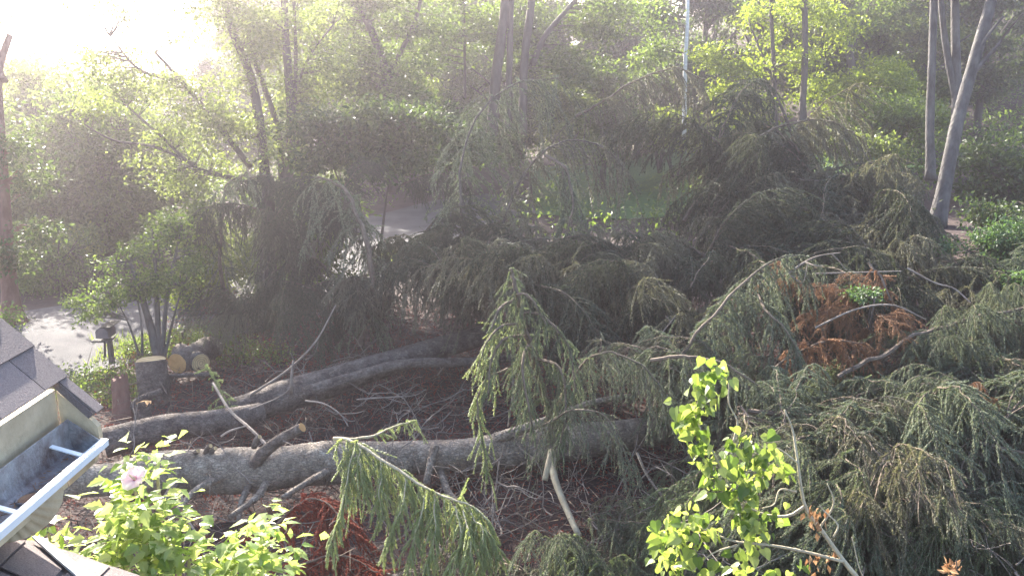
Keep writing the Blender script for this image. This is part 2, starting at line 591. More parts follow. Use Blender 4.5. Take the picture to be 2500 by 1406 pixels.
d = norm(np.column_stack([rng.normal(size=(nb, 2)), rng.normal(0, .12, nb)])) * rng.uniform(.008, .035, nb)[:, None]
a.add(*sticks(A + Zv * .003, A + d + Zv * .004, .0012, .0008))
a.build('debris', M['leaf_dry'], gut)
# ribbed shell below the gutter
a = Acc()
C0 = P(10, 1212, 2.62)
side = norm(np.array([1.0, 0.25, 0]))
fwd = norm(np.array([0.2, -1.0, 0.25]))
upv = norm(np.cross(side, -fwd))
NR, NA = 12, 60
V = []
for i in range(NR + 1):
    r = .166 * i / NR
    for j in range(NA + 1):
        t = pi * 1.04 * j / NA - .02 * pi
        rib = .0032 * cos(j * pi / 2) * min(1, i / 4)
        bul = .045 * (1 - (i / NR) ** 2) + rib
        rr = r * (1.0 if True else 1)
        V.append(C0 + side * rr * cos(t) * .95 - upv * rr * sin(t) * .82 + fwd * bul)
Q = [(i * (NA + 1) + j, i * (NA + 1) + j + 1, (i + 1) * (NA + 1) + j + 1, (i + 1) * (NA + 1) + j) for i in range(NR) for j in range(NA)]
a.add(V, np.array(Q))
V2 = np.array(V) - fwd * .012
a.add(V2, np.array(Q)[:, ::-1])
shell = a.build('ribbed_rain_shell', M['cream'], house, True)
# lower roof
p0 = P(75, 1326, 2.72)
ln = norm(np.array([0.36, 0.18, 1.0]))
def LR(px, py, lift=0):
    return on_plane(px, py, p0, ln) + ln * lift
a = Acc()
a.add(*slab([LR(-260, 1312), LR(80, 1318), LR(180, 1348), LR(345, 1408), LR(420, 1620), LR(-260, 1620)], -ln * .05))
lroof = a.build('lower_roof', M['shingle'], house)
a = Acc()
for (q0, q1, q2, q3) in [((-200, 1322), (62, 1322), (-8, 1392), (-200, 1420)), ((66, 1326), (168, 1372), (110, 1440), (0, 1392)),
                         ((-4, 1397), (106, 1444), (60, 1520), (-100, 1470)), ((190, 1366), (268, 1384), (215, 1440), (150, 1420)), ((274, 1386), (340, 1408), (330, 1470), (222, 1440)),
                         ((110, 1448), (200, 1440), (260, 1560), (66, 1524))]:
    a.add(*slab([LR(*q0, .006), LR(*q1, .006), LR(*q2, .012), LR(*q3, .012)], -ln * .004))
a.build('shingle_courses', M['shingle'], lroof)
a = Acc()
a.add(*slab([LR(74, 1322, .019), LR(100, 1324, .019), LR(250, 1440, .019), LR(205, 1440, .019)], -ln * .006))
a.build('flashing', M['flash'], lroof)

# ------------------------------------------------------------------ ground, road, lawn
ax = np.concatenate([np.linspace(-180, -40, 30), np.linspace(-38, 38, 153), np.linspace(40, 180, 30)])
ay = np.concatenate([np.linspace(-30, 0, 13), np.linspace(.5, 60, 120), np.geomspace(62, 320, 40)])
X, Y = np.meshgrid(ax, ay)
Zg = hgt(X, Y)
nx = len(ax)
idx = (np.arange(len(ay) - 1)[:, None] * nx + np.arange(nx - 1)[None])
Q = np.stack([idx, idx + 1, idx + nx + 1, idx + nx], -1).reshape(-1, 4)
M['ground'] = mat("forest_floor", (.030, .018, .018), (.066, .042, .037), 1.6, .95, bump=.8, bscale=9, third=(.060, .065, .035), third_pos=.8)
a = Acc()
a.add(np.stack([X, Y, Zg], -1), Q)
struct(a.build('ground', M['ground'], None, True))
def ribbon(cpx, wd, lift, n=60):
    c = spline([on_ground(*q) for q in cpx], n)
    t = norm(np.gradient(c[:, :2], axis=0))
    nrm = np.stack([-t[:, 1], t[:, 0]], 1)
    K = 9
    V = []
    for k in range(K):
        o = (k / (K - 1) - .5) * wd
        xy = c[:, :2] + nrm * o
        V.append(np.column_stack([xy, hgt(xy[:, 0], xy[:, 1]) + lift]))
    V = np.stack(V, 1).reshape(-1, 3)
    i = np.arange(n - 1)[:, None] * K + np.arange(K - 1)[None]
    return V, np.stack([i, i + 1, i + K + 1, i + K], -1).reshape(-1, 4)
M['road'] = mat("gravel_drive", (.055, .053, .060), (.100, .095, .098), 1.4, .95, bump=.3, bscale=40)
a = Acc()
a.add(*ribbon([(-300, 900), (60, 845), (220, 800), (450, 765), (640, 715), (800, 640), (960, 570), (1100, 530), (1300, 490)], 4.6, .035))
struct(a.build('road', M['road'], None, True))
M['lawn'] = mat("lawn_turf", (.050, .100, .030), (.090, .160, .050), 2.5, .9, bump=.6, bscale=40)
a = Acc()
lc = on_ground(1560, 462)
gx, gy = np.meshgrid(np.linspace(-4.5, 9, 40), np.linspace(-7, 8, 34))
an = np.arctan2(gy, gx)
V = np.stack([lc[0] + gx, lc[1] + gy, hgt(lc[0] + gx, lc[1] + gy) + .05], -1).reshape(-1, 3)
i = np.arange(33)[:, None] * 40 + np.arange(39)[None]
a.add(V, np.stack([i, i + 1, i + 41, i + 40], -1).reshape(-1, 4))
struct(a.build('lawn', M['lawn'], None, True))
def blades(px_boxes, n, hmin, hmax, matl, name, wd=.012, label=None):
    pts = []
    for (x0, y0, x1, y1) in px_boxes:
        for _ in range(n):
            pts.append(on_ground(rng.uniform(x0, x1), rng.uniform(y0, y1)))
    p = np.array(pts)
    p = p + np.column_stack([rng.normal(0, .25, (len(p), 2)), np.zeros(len(p))])
    rep = 14
    p = np.repeat(p, rep, 0) + np.column_stack([rng.normal(0, .10, (len(p) * rep, 2)), np.zeros(len(p) * rep)])
    p[:, 2] = hgt(p[:, 0], p[:, 1])
    N = len(p)
    h = rng.uniform(hmin, hmax, N)
    tip = p + np.column_stack([rng.normal(0, .3, (N, 2)) * h[:, None], h])
    sd_ = norm(np.column_stack([rng.normal(size=(N, 2)), np.zeros(N)])) * wd
    V = np.stack([p - sd_, p + sd_, tip], 1).reshape(-1, 3)
    a = Acc()
    a.add(V, np.arange(N * 3).reshape(-1, 3))
    return struct(a.build(name, matl, None), 'stuff', label)
blades([(1380, 415, 1720, 475), (1380, 415, 1720, 475), (940, 618, 1000, 636), (1300, 480, 1440, 520)], 150, .04, .12, M['leaf_yellow'], 'grass', .012)
blades([(170, 920, 330, 985), (400, 815, 560, 870), (280, 830, 420, 880)], 60, .05, .22, M['leaf_pale'], 'ground_cover_blades', .016)

# ------------------------------------------------------------------ spruce foliage
def needles(A, B, K, nl, nw, droop=0.0):
    N = len(A)
    t = rng.random((N, K)) ** .85
    d = norm(B - A)
    ln_ = np.linalg.norm(B - A, axis=1)
    pos = A[:, None] + (B - A)[:, None] * t[..., None]
    r = rng.normal(size=(N, K, 3))
    rad = norm(r - d[:, None] * np.sum(r * d[:, None], -1, keepdims=True))
    dirn = norm(rad * .8 + d[:, None] * .65 + np.array([0, 0, -.15]))
    L_ = nl * rng.uniform(.7, 1.15, (N, K, 1)) * (1 - .35 * t[..., None] ** 3)
    tip = pos + dirn * L_
    sdv = norm(np.cross(dirn, r)) * (nw * .5)
    V = np.stack([pos - sdv, pos + sdv, tip], 2).reshape(-1, 3)
    return V, np.arange(N * K * 3).reshape(-1, 3)
def spruce(limb, lat, hang, spacing=.07, shoot_sp=.055, K=16, nl=.022, nw=.005, t0=.08, drop=.55, out=.8, taper=.7, spread=1.0, bare=0.0, wr=(.1, 1.0)):
    """returns (twig sticks, needle triangles) for a limb polyline"""
    n = len(limb)
    seg = np.linalg.norm(np.diff(limb, axis=0), axis=1)
    cum = np.concatenate([[0], np.cumsum(seg)])
    tot = cum[-1]
    st = np.arange(t0 * tot, tot, spacing)
    st = st + rng.uniform(-.4, .4, len(st)) * spacing
    st = np.clip(st, 0, tot * .999)
    pos = np.stack([np.interp(st, cum, limb[:, k]) for k in range(3)], 1)
    tan_ = norm(np.stack([np.interp(st, cum, np.gradient(limb[:, k], cum)) for k in range(3)], 1))
    f = np.clip((st / tot - t0) / max(1e-6, 1 - t0), 0, 1)
    N = len(pos)
    sgn = np.where(np.arange(N) % 2 == 0, 1.0, -1.0)
    sidev = norm(np.cross(tan_, np.array([0, 0, 1.0])) + 1e-4) * sgn[:, None]
    dirn = norm(sidev * out * rng.uniform(.3, 1.2, (N, 1)) + tan_ * rng.uniform(.2, .9, (N, 1)) + np.column_stack([rng.normal(0, .3, (N, 2)), rng.uniform(-.6, .35, N)]))
    L_ = (lat[0] + (lat[1] - lat[0]) * f ** taper) * rng.uniform(.45, 1.15, N) * spread
    # lateral polyline with gravity droop
    m = 7
    s = np.linspace(0, 1, m)
    lp = pos[:, None] + dirn[:, None] * (L_[:, None] * s)[..., None]
    lp[..., 2] -= drop * L_[:, None] * s ** 1.7
    TA = lp[:, :-1].reshape(-1, 3)
    TB = lp[:, 1:].reshape(-1, 3)
    keepseg = rng.random(N) > bare
    # shoots
    ns = np.maximum(2, (L_ / shoot_sp)).astype(int)
    li = np.repeat(np.arange(N), ns)
    u = rng.random(len(li)) ** .8
    q = pos[li] + dirn[li] * (L_[li] * u)[:, None]
    q[:, 2] -= drop * L_[li] * u ** 1.7
    td = dirn[li].copy()
    td[:, 2] -= drop * 1.7 * u ** .7
    td = norm(td)
    hl = (hang[0] + (hang[1] - hang[0]) * rng.random(len(li))) * (1 - .25 * u) * rng.choice([.45, .8, 1.0, 1.35], len(li))
    w = rng.uniform(*wr, (len(li), 1))
    sdn = norm(np.column_stack([rng.normal(0, .28, (len(li), 2)), -np.ones(len(li))]) * w + td * (1.15 - w) * 1.3 + rng.normal(0, .18, (len(li), 3)))
    qe = q + sdn * hl[:, None]
    ok = keepseg[li]
    A = np.concatenate([q[ok], TA[np.repeat(keepseg, m - 1)]])
    B = np.concatenate([qe[ok], TB[np.repeat(keepseg, m - 1)]])
    tw = Acc()
    r = .004
    tw.add(*sticks(TA, TB, r * 1.2, r * .8))
    tw.add(*sticks(q, qe, .0026, .0014))
    nd = Acc()
    if len(A):
        Kk = np.clip(np.linalg.norm(B - A, axis=1) / .14, .5, 2.5)
        for lo, hi, mul in ((0, .9, .7), (.9, 1.6, 1.2), (1.6, 9, 2.0)):
            mk = (Kk >= lo) & (Kk < hi)
            if mk.any():
                nd.add(*needles(A[mk], B[mk], max(3, int(K * mul)), nl, nw))
    return tw, nd
def bough(label, px, r0, r1, lat, hang, needle='needle', bark='bark_limb', group=None, cut=None, world=False, subs=(), **kw):
    pts = np.array(px, float) if world else np.array([P(*q) for q in px])
    pl = spline(pts, 22)
    pl[1:] += np.cumsum(rng.normal(0, 1, (21, 3)), 0) * .0055 * np.linalg.norm(pts[-1] - pts[0])
    t = thing('spruce_bough', label, 'spruce bough', pts[0], group)
    a = Acc()
    a.add(*tube(pl, r0, r1, seg=7, jit=.06))
    D = np.linalg.norm(pts.mean(0) - CAMP)
    kk = dict(kw)
    kk.setdefault('K', 44 if D < 10.5 else 34 if D < 14 else 26)
    kk.setdefault('nl', .027 if D < 10.5 else .038 if D < 14 else .05)
    kk.setdefault('nw', .0068 if D < 10.5 else .010 if D < 14 else .016)
    kk.setdefault('shoot_sp', .055 if D < 14 else .085)
    kk.setdefault('spacing', .055 if D < 12 else .075)
    tw, nd = spruce(pl, lat, hang, **kk)
    if tw.n:
        a.add(np.concatenate(tw.V), [f for f in tw.F])
    for sub in subs:
        sp_ = spline([P(*q) for q in sub], 16)
        sp_[1:] += np.cumsum(rng.normal(0, 1, (15, 3)), 0) * .006
        a.add(*tube(sp_, r0 * .45, r1 * .6, seg=5))
        k2 = dict(kk)
        k2['t0'] = .03
        tw2, nd2 = spruce(sp_, (lat[0] * .45, lat[1] * .6), (hang[0] * .6, hang[1] * .75), **k2)
        a.add(np.concatenate(tw2.V), tw2.F)
        if nd2.n:
            nd.add(np.concatenate(nd2.V), nd2.F)
        nd.add(*needles(sp_[:-1], sp_[1:], 50, kk['nl'], kk['nw']))
    lm = a.build('limb', M[bark], t)
    if nd.n:
        q0 = int(22 * kk.get('t0', .08)) + 1
        nd.add(*needles(pl[q0:-1], pl[q0 + 1:], 40, kk['nl'], kk['nw']))
        nd.build('needles', M[needle], t)
    if cut:
        c = Acc()
        d = norm(pl[0] - pl[1])
        c.add(*tube([pl[0] - d * .01, pl[0] + d * .003], r0 * .93, r0 * .93, seg=10))
        c.build('cut_face', M[cut], lm)
    return t

# ---- fallen trunks
def trunk_radii(n, r0, r1, bumps=()):
    R = np.linspace(r0, r1, n)
    for (t, h, w_) in bumps:
        R = R * (1 + h * np.exp(-((np.linspace(0, 1, n) - t) / w_) ** 2))
    return R
def limb_on(parent, px, r0, r1, matl, cut=None, name='limb', n=10):
    pl = spline([P(*q) for q in px], n)
    a = Acc()
    a.add(*tube(pl, r0, r1, seg=8, jit=.07))
    o = a.build(name, M[matl], parent, True)
    if cut:
        d = norm(pl[-1] - pl[-2])
        c = Acc()
        c.add(*tube([pl[-1] - d * .008, pl[-1] + d * .004], r1 * .94, r1 * .94, seg=10))
        c.build('cut_face', M[cut], o)
    return o
T1 = [(60, 1180, 10.15), (250, 1172, 10.3), (420, 1150, 10.5), (620, 1148, 10.7), (760, 1132, 10.9), (950, 1120, 11.1), (1120, 1112, 11.25), (1310, 1090, 11.4), (1480, 1068, 11.5), (1660, 1042, 11.6), (1760, 1030, 11.7)]
ft = thing('fallen_tree', 'long grey lichen covered spruce trunk lying across the foreground, nearest of the felled trunks', 'fallen tree', P(60, 1200, 10.2))
pl = spline([P(*q) for q in T1], 70)
a = Acc()
a.add(*rough(pl, trunk_radii(70, .18, .16, [(.30, .55, .09), (.18, .25, .06), (.43, .40, .05), (.62, .3, .15), (.78, .25, .1)]), n=420, amp=.075))
a.build('trunk', M['bark_lichen'], ft, True)
limb_on(ft, [(600, 1160, 10.6), (640, 1108, 10.45), (690, 1070, 10.35), (738, 1043, 10.25)], .085, .058, 'bark_spruce', 'cutwood_orange', 'sawn_limb')
limb_on(ft, [(1062, 1090, 11.0), (1052, 1130, 10.85), (1040, 1183, 10.75)], .06, .045, 'bark_lichen', 'cutwood_orange', 'sawn_limb')
for (x, y) in ((470, 1112), (500, 1100), (512, 1106), (620, 1078), (425, 1125)):
    limb_on(ft, [(x, y + 14, 10.5), (x + 6, y - 6, 10.45), (x + 14, y - 12, 10.4)], .035, .025, 'bark_spruce', 'cutwood', 'branch_stub', 5)
for px in ([(540, 1165, 10.4), (480, 1195, 10.1), (415, 1265, 9.7)], [(610, 1180, 10.5), (590, 1225, 10.3), (582, 1275, 10.1)],
           [(650, 1180, 10.4), (625, 1215, 10.2), (560, 1262, 9.8)], [(800, 1150, 10.6), (745, 1180, 10.3), (690, 1215, 10.0)],
           [(430, 1180, 10.2), (405, 1215, 10.0), (385, 1245, 9.8)], [(1075, 1150, 11.0), (1095, 1200, 10.6), (1150, 1260, 10.1)],
           [(1210, 1070, 11.2), (1330, 1028, 11.1), (1440, 985, 11.0), (1540, 965, 11.1)]):
    limb_on(ft, px, .048 if px[0][0] != 1210 else .075, .03, 'bark_lichen', None, 'limb')
ft2 = thing('fallen_tree', 'dark fallen spruce trunk rising behind the nearest trunk towards the drooping boughs', 'fallen tree', P(590, 1010, 12.8))
pl = spline([P(*q) for q in [(560, 1010, 12.7), (640, 985, 12.9), (760, 948, 13.2), (950, 886, 13.8), (1130, 832, 14.4), (1330, 780, 15.2)]], 50)
a = Acc()
a.add(*rough(pl, trunk_radii(50, .205, .165, [(.35, .25, .2)]), n=300))
a.build('trunk', M['bark_spruce'], ft2, True)
limb_on(ft2, [(740, 960, 12.9), (860, 922, 13.1), (990, 888, 13.3), (1150, 883, 13.5), (1290, 868, 13.8), (1460, 835, 14.2)], .10, .05, 'bark_spruce', None, 'leader', 20)
limb_on(ft2, [(712, 960, 12.8), (712, 915, 12.7), (716, 880, 12.7)], .03, .012, 'deadtwig', None, 'branch_stub', 5)
lg = thing('felled_log', 'thick grey felled log lying beyond the gutter corner', 'log', P(270, 1090, 11.6))
pl = spline([P(*q) for q in [(255, 1082, 11.6), (330, 1062, 11.75), (420, 1042, 11.95), (520, 1030, 12.2), (640, 1010, 12.6)]], 24)
a = Acc()
a.add(*rough(pl, np.linspace(.20, .16, 20), n=160))
a.build('bark', M['bark_spruce'], lg, True)

# ---- stumps and cut logs
def stump(label, bx, by, tx, ty, D, r, bark, wood, flare=1.25):
    b, tp = P(bx, by, D), P(tx, ty, D)
    t = thing('tree_stump', label, 'stump', b)
    n = 9
    pl = spline([b - np.array([0, 0, .15]), b, tp], n)
    R = r * (1 + (flare - 1) * (1 - np.linspace(0, 1, n)) ** 2)
    a = Acc()
    V, Fs = tube(pl, 0, 0, seg=26, jit=.06, radii=R * 1.0, cap=False)
    V = V.reshape(n, 26, 3)
    lob = 1 + .10 * np.sin(np.arange(26) * 2 * pi / 26 * 5 + bx) * (1 - np.linspace(0, 1, n))[:, None] ** .7
    V = pl[:, None] + (V - pl[:, None]) * lob[..., None]
    if flare > 1.35:
        V[-1, :, 2] += rng.uniform(-.02, .09, 26)
    a.add(V.reshape(-1, 3), Fs)
    a.build('bark', M[bark], t, True)
    c = Acc()
    c.add(*tube([tp - Zv * .02, tp + Zv * .004], r * .97, r * .97, seg=20, jit=.03))
    c.build('cut_top', M[wood], t)
stump('broad grey spruce stump with a pale flat sawn top', 378, 985, 368, 880, 14.0, .235, 'bark_spruce', 'cutwood')
stump('narrow reddish brown stump left of the broad grey stump', 300, 1010, 292, 926, 13.0, .115, 'bark_red', 'bark_red', 2.2)
stump('low knobbly stump in front of the broad grey stump', 350, 1025, 352, 985, 12.8, .12, 'bark_spruce', 'cutwood_orange', 1.4)
def cutlog(label, px, py, D, r, axis, ln2, wood):
    c = P(px, py, D)
    ax_ = norm(np.array(axis, float))
    t = thing('cut_log', label, 'log', c)
    a = Acc()
    a.add(*tube(spline([c, c + ax_ * ln2], 8), r, r * .96, seg=22, jit=.035))
    a.build('bark', M['bark_spruce'], t, True)
    f = Acc()
    f.add(*tube([c - ax_ * .012, c + ax_ * .004], r * .92, r * .92, seg=22, jit=.03))
    f.build('cut_face', M[wood], t)
cutlog('sawn log with a broad orange tan cut end just right of the broad stump', 433, 887, 14.6, .18, (.25, 1, 0.02), .9, 'cutwood_orange')
cutlog('sawn log with a narrow pale yellow cut end, right of the tan ended log', 490, 886, 14.7, .165, (-.75, .75, 0.02), .75, 'cutwood')
cutlog('dark sawn log half hidden behind the two pale log ends', 462, 880, 15.0, .20, (.2, 1, 0), .8, 'bark_dark')
def pole(label, px, r0, r1, matl, name='log_pole', cat='log'):
    pl = spline([P(*q) for q in px], 12)
    t = thing(name, label, cat, pl[0])
    a = Acc()
    a.add(*tube(pl, r0, r1, seg=8, jit=.05))
    a.build('bark', M[matl], t, True)
pole('thin pale edged pole lying under the two sawn log ends', [(400, 920, 14.2), (450, 916, 14.3), (520, 913, 14.4)], .04, .035, 'bark_spruce')
pole('short thick grey root lying against the broad grey stump', [(318, 1000, 13.0), (345, 975, 13.1), (395, 955, 13.2)], .07, .05, 'bark_spruce', 'root', 'root')
pole('thick pale broken branch standing up below the nearest trunk, right of centre', [(1348, 1105, 10.2), (1352, 1160, 9.9), (1380, 1235, 9.6), (1415, 1310, 9.3)], .045, .032, 'bark_pale', 'broken_branch', 'branch')
pole('short pale forked stub beside the thick pale broken branch', [(1347, 1100, 10.15), (1338, 1140, 10.0), (1330, 1172, 9.95)], .045, .035, 'bark_pale', 'broken_branch', 'branch')

# ---- named boughs
B = bough
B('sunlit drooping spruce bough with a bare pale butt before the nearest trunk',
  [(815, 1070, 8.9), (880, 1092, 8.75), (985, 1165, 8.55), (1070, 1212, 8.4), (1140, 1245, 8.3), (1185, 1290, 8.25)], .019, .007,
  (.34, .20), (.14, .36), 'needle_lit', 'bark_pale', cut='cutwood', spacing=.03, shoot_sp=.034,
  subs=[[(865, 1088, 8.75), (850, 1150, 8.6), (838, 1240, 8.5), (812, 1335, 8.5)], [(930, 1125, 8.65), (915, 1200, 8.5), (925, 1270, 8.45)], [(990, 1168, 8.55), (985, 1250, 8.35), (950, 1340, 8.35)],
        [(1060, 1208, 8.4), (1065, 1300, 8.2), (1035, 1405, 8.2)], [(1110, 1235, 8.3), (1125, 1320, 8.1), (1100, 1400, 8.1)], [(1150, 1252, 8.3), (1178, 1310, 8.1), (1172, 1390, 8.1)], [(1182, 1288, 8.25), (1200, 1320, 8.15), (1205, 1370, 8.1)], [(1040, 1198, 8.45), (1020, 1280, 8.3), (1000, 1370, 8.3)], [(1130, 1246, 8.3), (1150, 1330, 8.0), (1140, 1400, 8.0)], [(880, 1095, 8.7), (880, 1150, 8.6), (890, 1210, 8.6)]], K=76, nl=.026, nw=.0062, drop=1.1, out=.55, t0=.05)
B('thin lit spruce sprig lying along the top of the nearest trunk',
  [(815, 1072, 9.0), (900, 1066, 9.3), (970, 1042, 9.6), (1010, 1030, 9.8)], .018, .006, (.06, .22), (.06, .14), 'needle_lit', 'bark_pale', t0=.45)
B('upright broken spruce top with a pale tip and hanging tassels at the centre',
  [(1345, 1010, 10.4), (1300, 880, 10.1), (1268, 760, 9.9), (1256, 700, 9.85), (1252, 668, 9.85)], .045, .018,
  (.70, .16), (.14, .34), 'needle_mid', 'bark_limb', spacing=.04, shoot_sp=.05, drop=1.15, out=1.0, t0=.10, K=44,
  subs=[[(1268, 765, 9.9), (1330, 775, 9.7), (1385, 850, 9.6), (1400, 960, 9.6)], [(1280, 820, 9.9), (1225, 830, 9.6), (1195, 900, 9.5), (1190, 960, 9.5)], [(1300, 870, 10), (1365, 900, 9.7), (1380, 1000, 9.6), (1370, 1080, 9.6)],
        [(1290, 840, 10), (1270, 890, 9.6), (1280, 980, 9.5), (1290, 1060, 9.5)], [(1262, 720, 9.85), (1300, 735, 9.7), (1330, 800, 9.6)], [(1258, 730, 9.85), (1215, 750, 9.7), (1195, 800, 9.6)]])
B('sunlit yellowish tassel hanging left of the broken spruce top',
  [(1262, 790, 9.8), (1215, 800, 9.6), (1180, 850, 9.5), (1168, 900, 9.5)], .018, .006, (.25, .15), (.18, .34), 'needle_lit', shoot_sp=.04, spacing=.05, drop=1.2, out=.5)
B('long thin tassel hanging over the nearest trunk below the broken spruce top',
  [(1240, 900, 9.9), (1185, 930, 9.6), (1165, 985, 9.5), (1170, 1060, 9.5), (1185, 1150, 9.4)], .016, .006, (.18, .12), (.14, .30), 'needle_lit', shoot_sp=.035, spacing=.045, drop=1.2, out=.6)
B('green bough arching down right of the broken top',
  [(1330, 1060, 10.4), (1400, 910, 9.9), (1460, 860, 9.7), (1530, 872, 9.6), (1600, 930, 9.5), (1640, 990, 9.5)], .018, .005, (.60, .28), (.16, .36), 'needle', spacing=.042, shoot_sp=.042, drop=1.1, out=.7, K=26)
B('dark green curtain of needles hanging in front of the right end of the nearest trunk',
  [(1330, 1035, 9.6), (1400, 1000, 9.3), (1470, 1010, 9.1), (1520, 1085, 9.0), (1560, 1160, 9.0)], .012, .005, (.34, .24), (.16, .36), 'needle', spacing=.045, shoot_sp=.042, drop=1.15, out=.7, K=24)
B('big green bough arching up to a bare fork beside the orange needles',
  [(1560, 960, 10.6), (1640, 895, 10.5), (1730, 800, 10.5), (1830, 710, 10.7), (1920, 662, 10.9), (1985, 655, 11.0)], .026, .008, (.70, .40), (.16, .36), 'needle', spacing=.038, shoot_sp=.04, drop=1.1, out=.85, K=24)
B('green bough hanging inside the big arching bough',
  [(1850, 720, 10.9), (1880, 760, 10.4), (1930, 800, 10.2), (1960, 860, 10.1)], .02, .007, (.45, .25), (.14, .32), 'needle', drop=1.1, shoot_sp=.04)
B('low green bough lying below the big arching bough',
  [(1590, 880, 10.0), (1700, 870, 9.7), (1800, 900, 9.5), (1890, 960, 9.4)], .025, .008, (.45, .3), (.12, .28), 'needle', drop=.9)
B('long straight brown limb slanting up to the right edge of the heap',
  [(2045, 920, 10.0), (2130, 865, 10.2), (2220, 815, 10.5), (2340, 778, 10.9), (2440, 760, 11.2), (2540, 745, 11.5)], .028, .018, (.12, .75), (.10, .34), 'needle', 'bark_limb', spacing=.07, t0=.45, drop=1.0)
B('long bare jointed limb sloping down to the right across the slash',
  [(1825, 1003, 9.4), (1990, 1022, 9.2), (2090, 1035, 9.1), (2280, 1050, 9.0), (2520, 1098, 8.8)], .030, .016, (.20, .50), (.12, .32), 'needle', 'bark_limb', t0=.2, drop=1.05, spacing=.06)
B('thick brown limb end with bark stripped, above the long jointed limb',
  [(2078, 972, 9.7), (2180, 947, 9.7), (2290, 940, 9.7), (2400, 952, 9.6)], .032, .014, (.15, .5), (.10, .28), 'needle_olive', 'bark_limb', t0=.3, cut='cutwood_orange')
B('pale weeping spruce bough arching to the right, highest of the shaded boughs',
  [(1405, 285, 18.2), (1480, 235, 18.0), (1560, 185, 17.9), (1650, 160, 17.9), (1710, 185, 17.8)], .026, .009, (1.0, .7), (.25, .6), 'needle_olive', drop=.9, spacing=.06)
B('tall arching spruce bough curving up and over from the centre of the heap',
  [(1195, 700, 15.5), (1150, 600, 15.4), (1135, 500, 15.4), (1145, 380, 15.6), (1200, 270, 15.9), (1290, 205, 16.2), (1390, 190, 16.4)], .030, .010, (.8, 1.0), (.25, .6), 'needle', 'bark_dark', drop=1.0, t0=.06)
B('rusty brown spruce bough fanning down to the lawn gap',
  [(1210, 640, 15.2), (1240, 500, 15.3), (1300, 385, 15.4), (1380, 335, 15.5), (1450, 345, 15.4), (1510, 395, 15.3)], .024, .008, (.8, .8), (.25, .55), 'needle_olive', 'bark_dark', drop=1.0, t0=.08)
B('dark hanging bough with a lit lower tuft in front of the lawn gap',
  [(1330, 380, 15.0), (1385, 420, 14.8), (1400, 500, 14.7), (1390, 580, 14.6), (1385, 640, 14.5)], .03, .01, (.55, .3), (.2, .5), 'needle', drop=1.1, shoot_sp=.045)
B('dark spruce bough arching over the right hand heap below the yellow green saplings',
  [(1670, 540, 16.0), (1730, 450, 16.2), (1800, 365, 16.5), (1890, 315, 16.8), (1990, 300, 17.0), (2070, 330, 17.0)], .035, .010, (.9, .9), (.25, .55), 'needle_olive', drop=.9, t0=.12)
B('dark spruce bough arching just below the leaning grey trunks',
  [(1880, 520, 16.4), (1980, 440, 16.6), (2070, 392, 16.8), (2150, 385, 17.0), (2220, 420, 17.0)], .035, .010, (.9, .8), (.25, .5), 'needle', drop=.9)
B('narrow dark spruce top hanging beside the multi-stemmed tree',
  [(560, 800, 16.8), (545, 640, 16.6), (548, 520, 16.5), (560, 440, 16.5), (605, 415, 16.4)], .04, .012, (.35, .55), (.25, .6), 'needle', drop=1.2, t0=.05)
B('spruce bough hung with long curtains left of the driveway gap',
  [(880, 840, 14.6), (900, 700, 14.4), (870, 540, 14.4), (820, 450, 14.5), (760, 420, 14.6)], .06, .015, (.7, .85), (.3, .6), 'needle', 'bark_limb', drop=1.1)
B('orange brown dead spruce bough standing in the heap on the right',
  [(2120, 640, 11.6), (2155, 680, 11.4), (2190, 740, 11.2), (2230, 800, 11.0), (2260, 880, 10.8)], .02, .008, (.20, .30), (.06, .16), 'needle_brown', drop=.6, spacing=.028, shoot_sp=.035, K=44, nl=.032, nw=.010)
B('mound of red brown dead needles under the big arching bough',
  [(1890, 900, 10.6), (1960, 855, 10.5), (2040, 835, 10.4), (2110, 840, 10.3)], .02, .008, (.40, .40), (.10, .22), 'needle_brown', drop=.6, spacing=.028, shoot_sp=.035, K=44, nl=.032, nw=.010)
B('pinkish brown dead bough behind the mound of dead needles',
  [(1900, 720, 11.4), (1980, 700, 11.3), (2060, 705, 11.2), (2120, 740, 11.1)], .018, .008, (.30, .30), (.08, .18), 'needle_brown', drop=.7, spacing=.05, bare=.35, K=22, nl=.028, nw=.008)
B('deep red dead bough spread below the sunlit drooping bough',
  [(640, 1330, 9.2), (690, 1270, 9.3), (740, 1220, 9.5), (800, 1230, 9.4), (850, 1300, 9.1)], .018, .008, (.45, .40), (.10, .22), 'needle_red', drop=.6, spacing=.028, shoot_sp=.035, K=44, nl=.032, nw=.010)
B('red dead bough along the bottom edge below the sunlit drooping bough',
  [(660, 1420, 8.8), (740, 1370, 8.9), (830, 1350, 8.9), (920, 1390, 8.7)], .018, .008, (.40, .35), (.10, .20), 'needle_red', drop=.6, spacing=.028, shoot_sp=.035, K=44, nl=.032, nw=.010)
B('small lit spruce sprig leaning beside the cut log ends',
  [(560, 1010, 12.4), (545, 970, 12.5), (525, 925, 12.6), (505, 890, 12.7)], .012, .005, (.28, .16), (.06, .14), 'needle_lit', drop=.5)

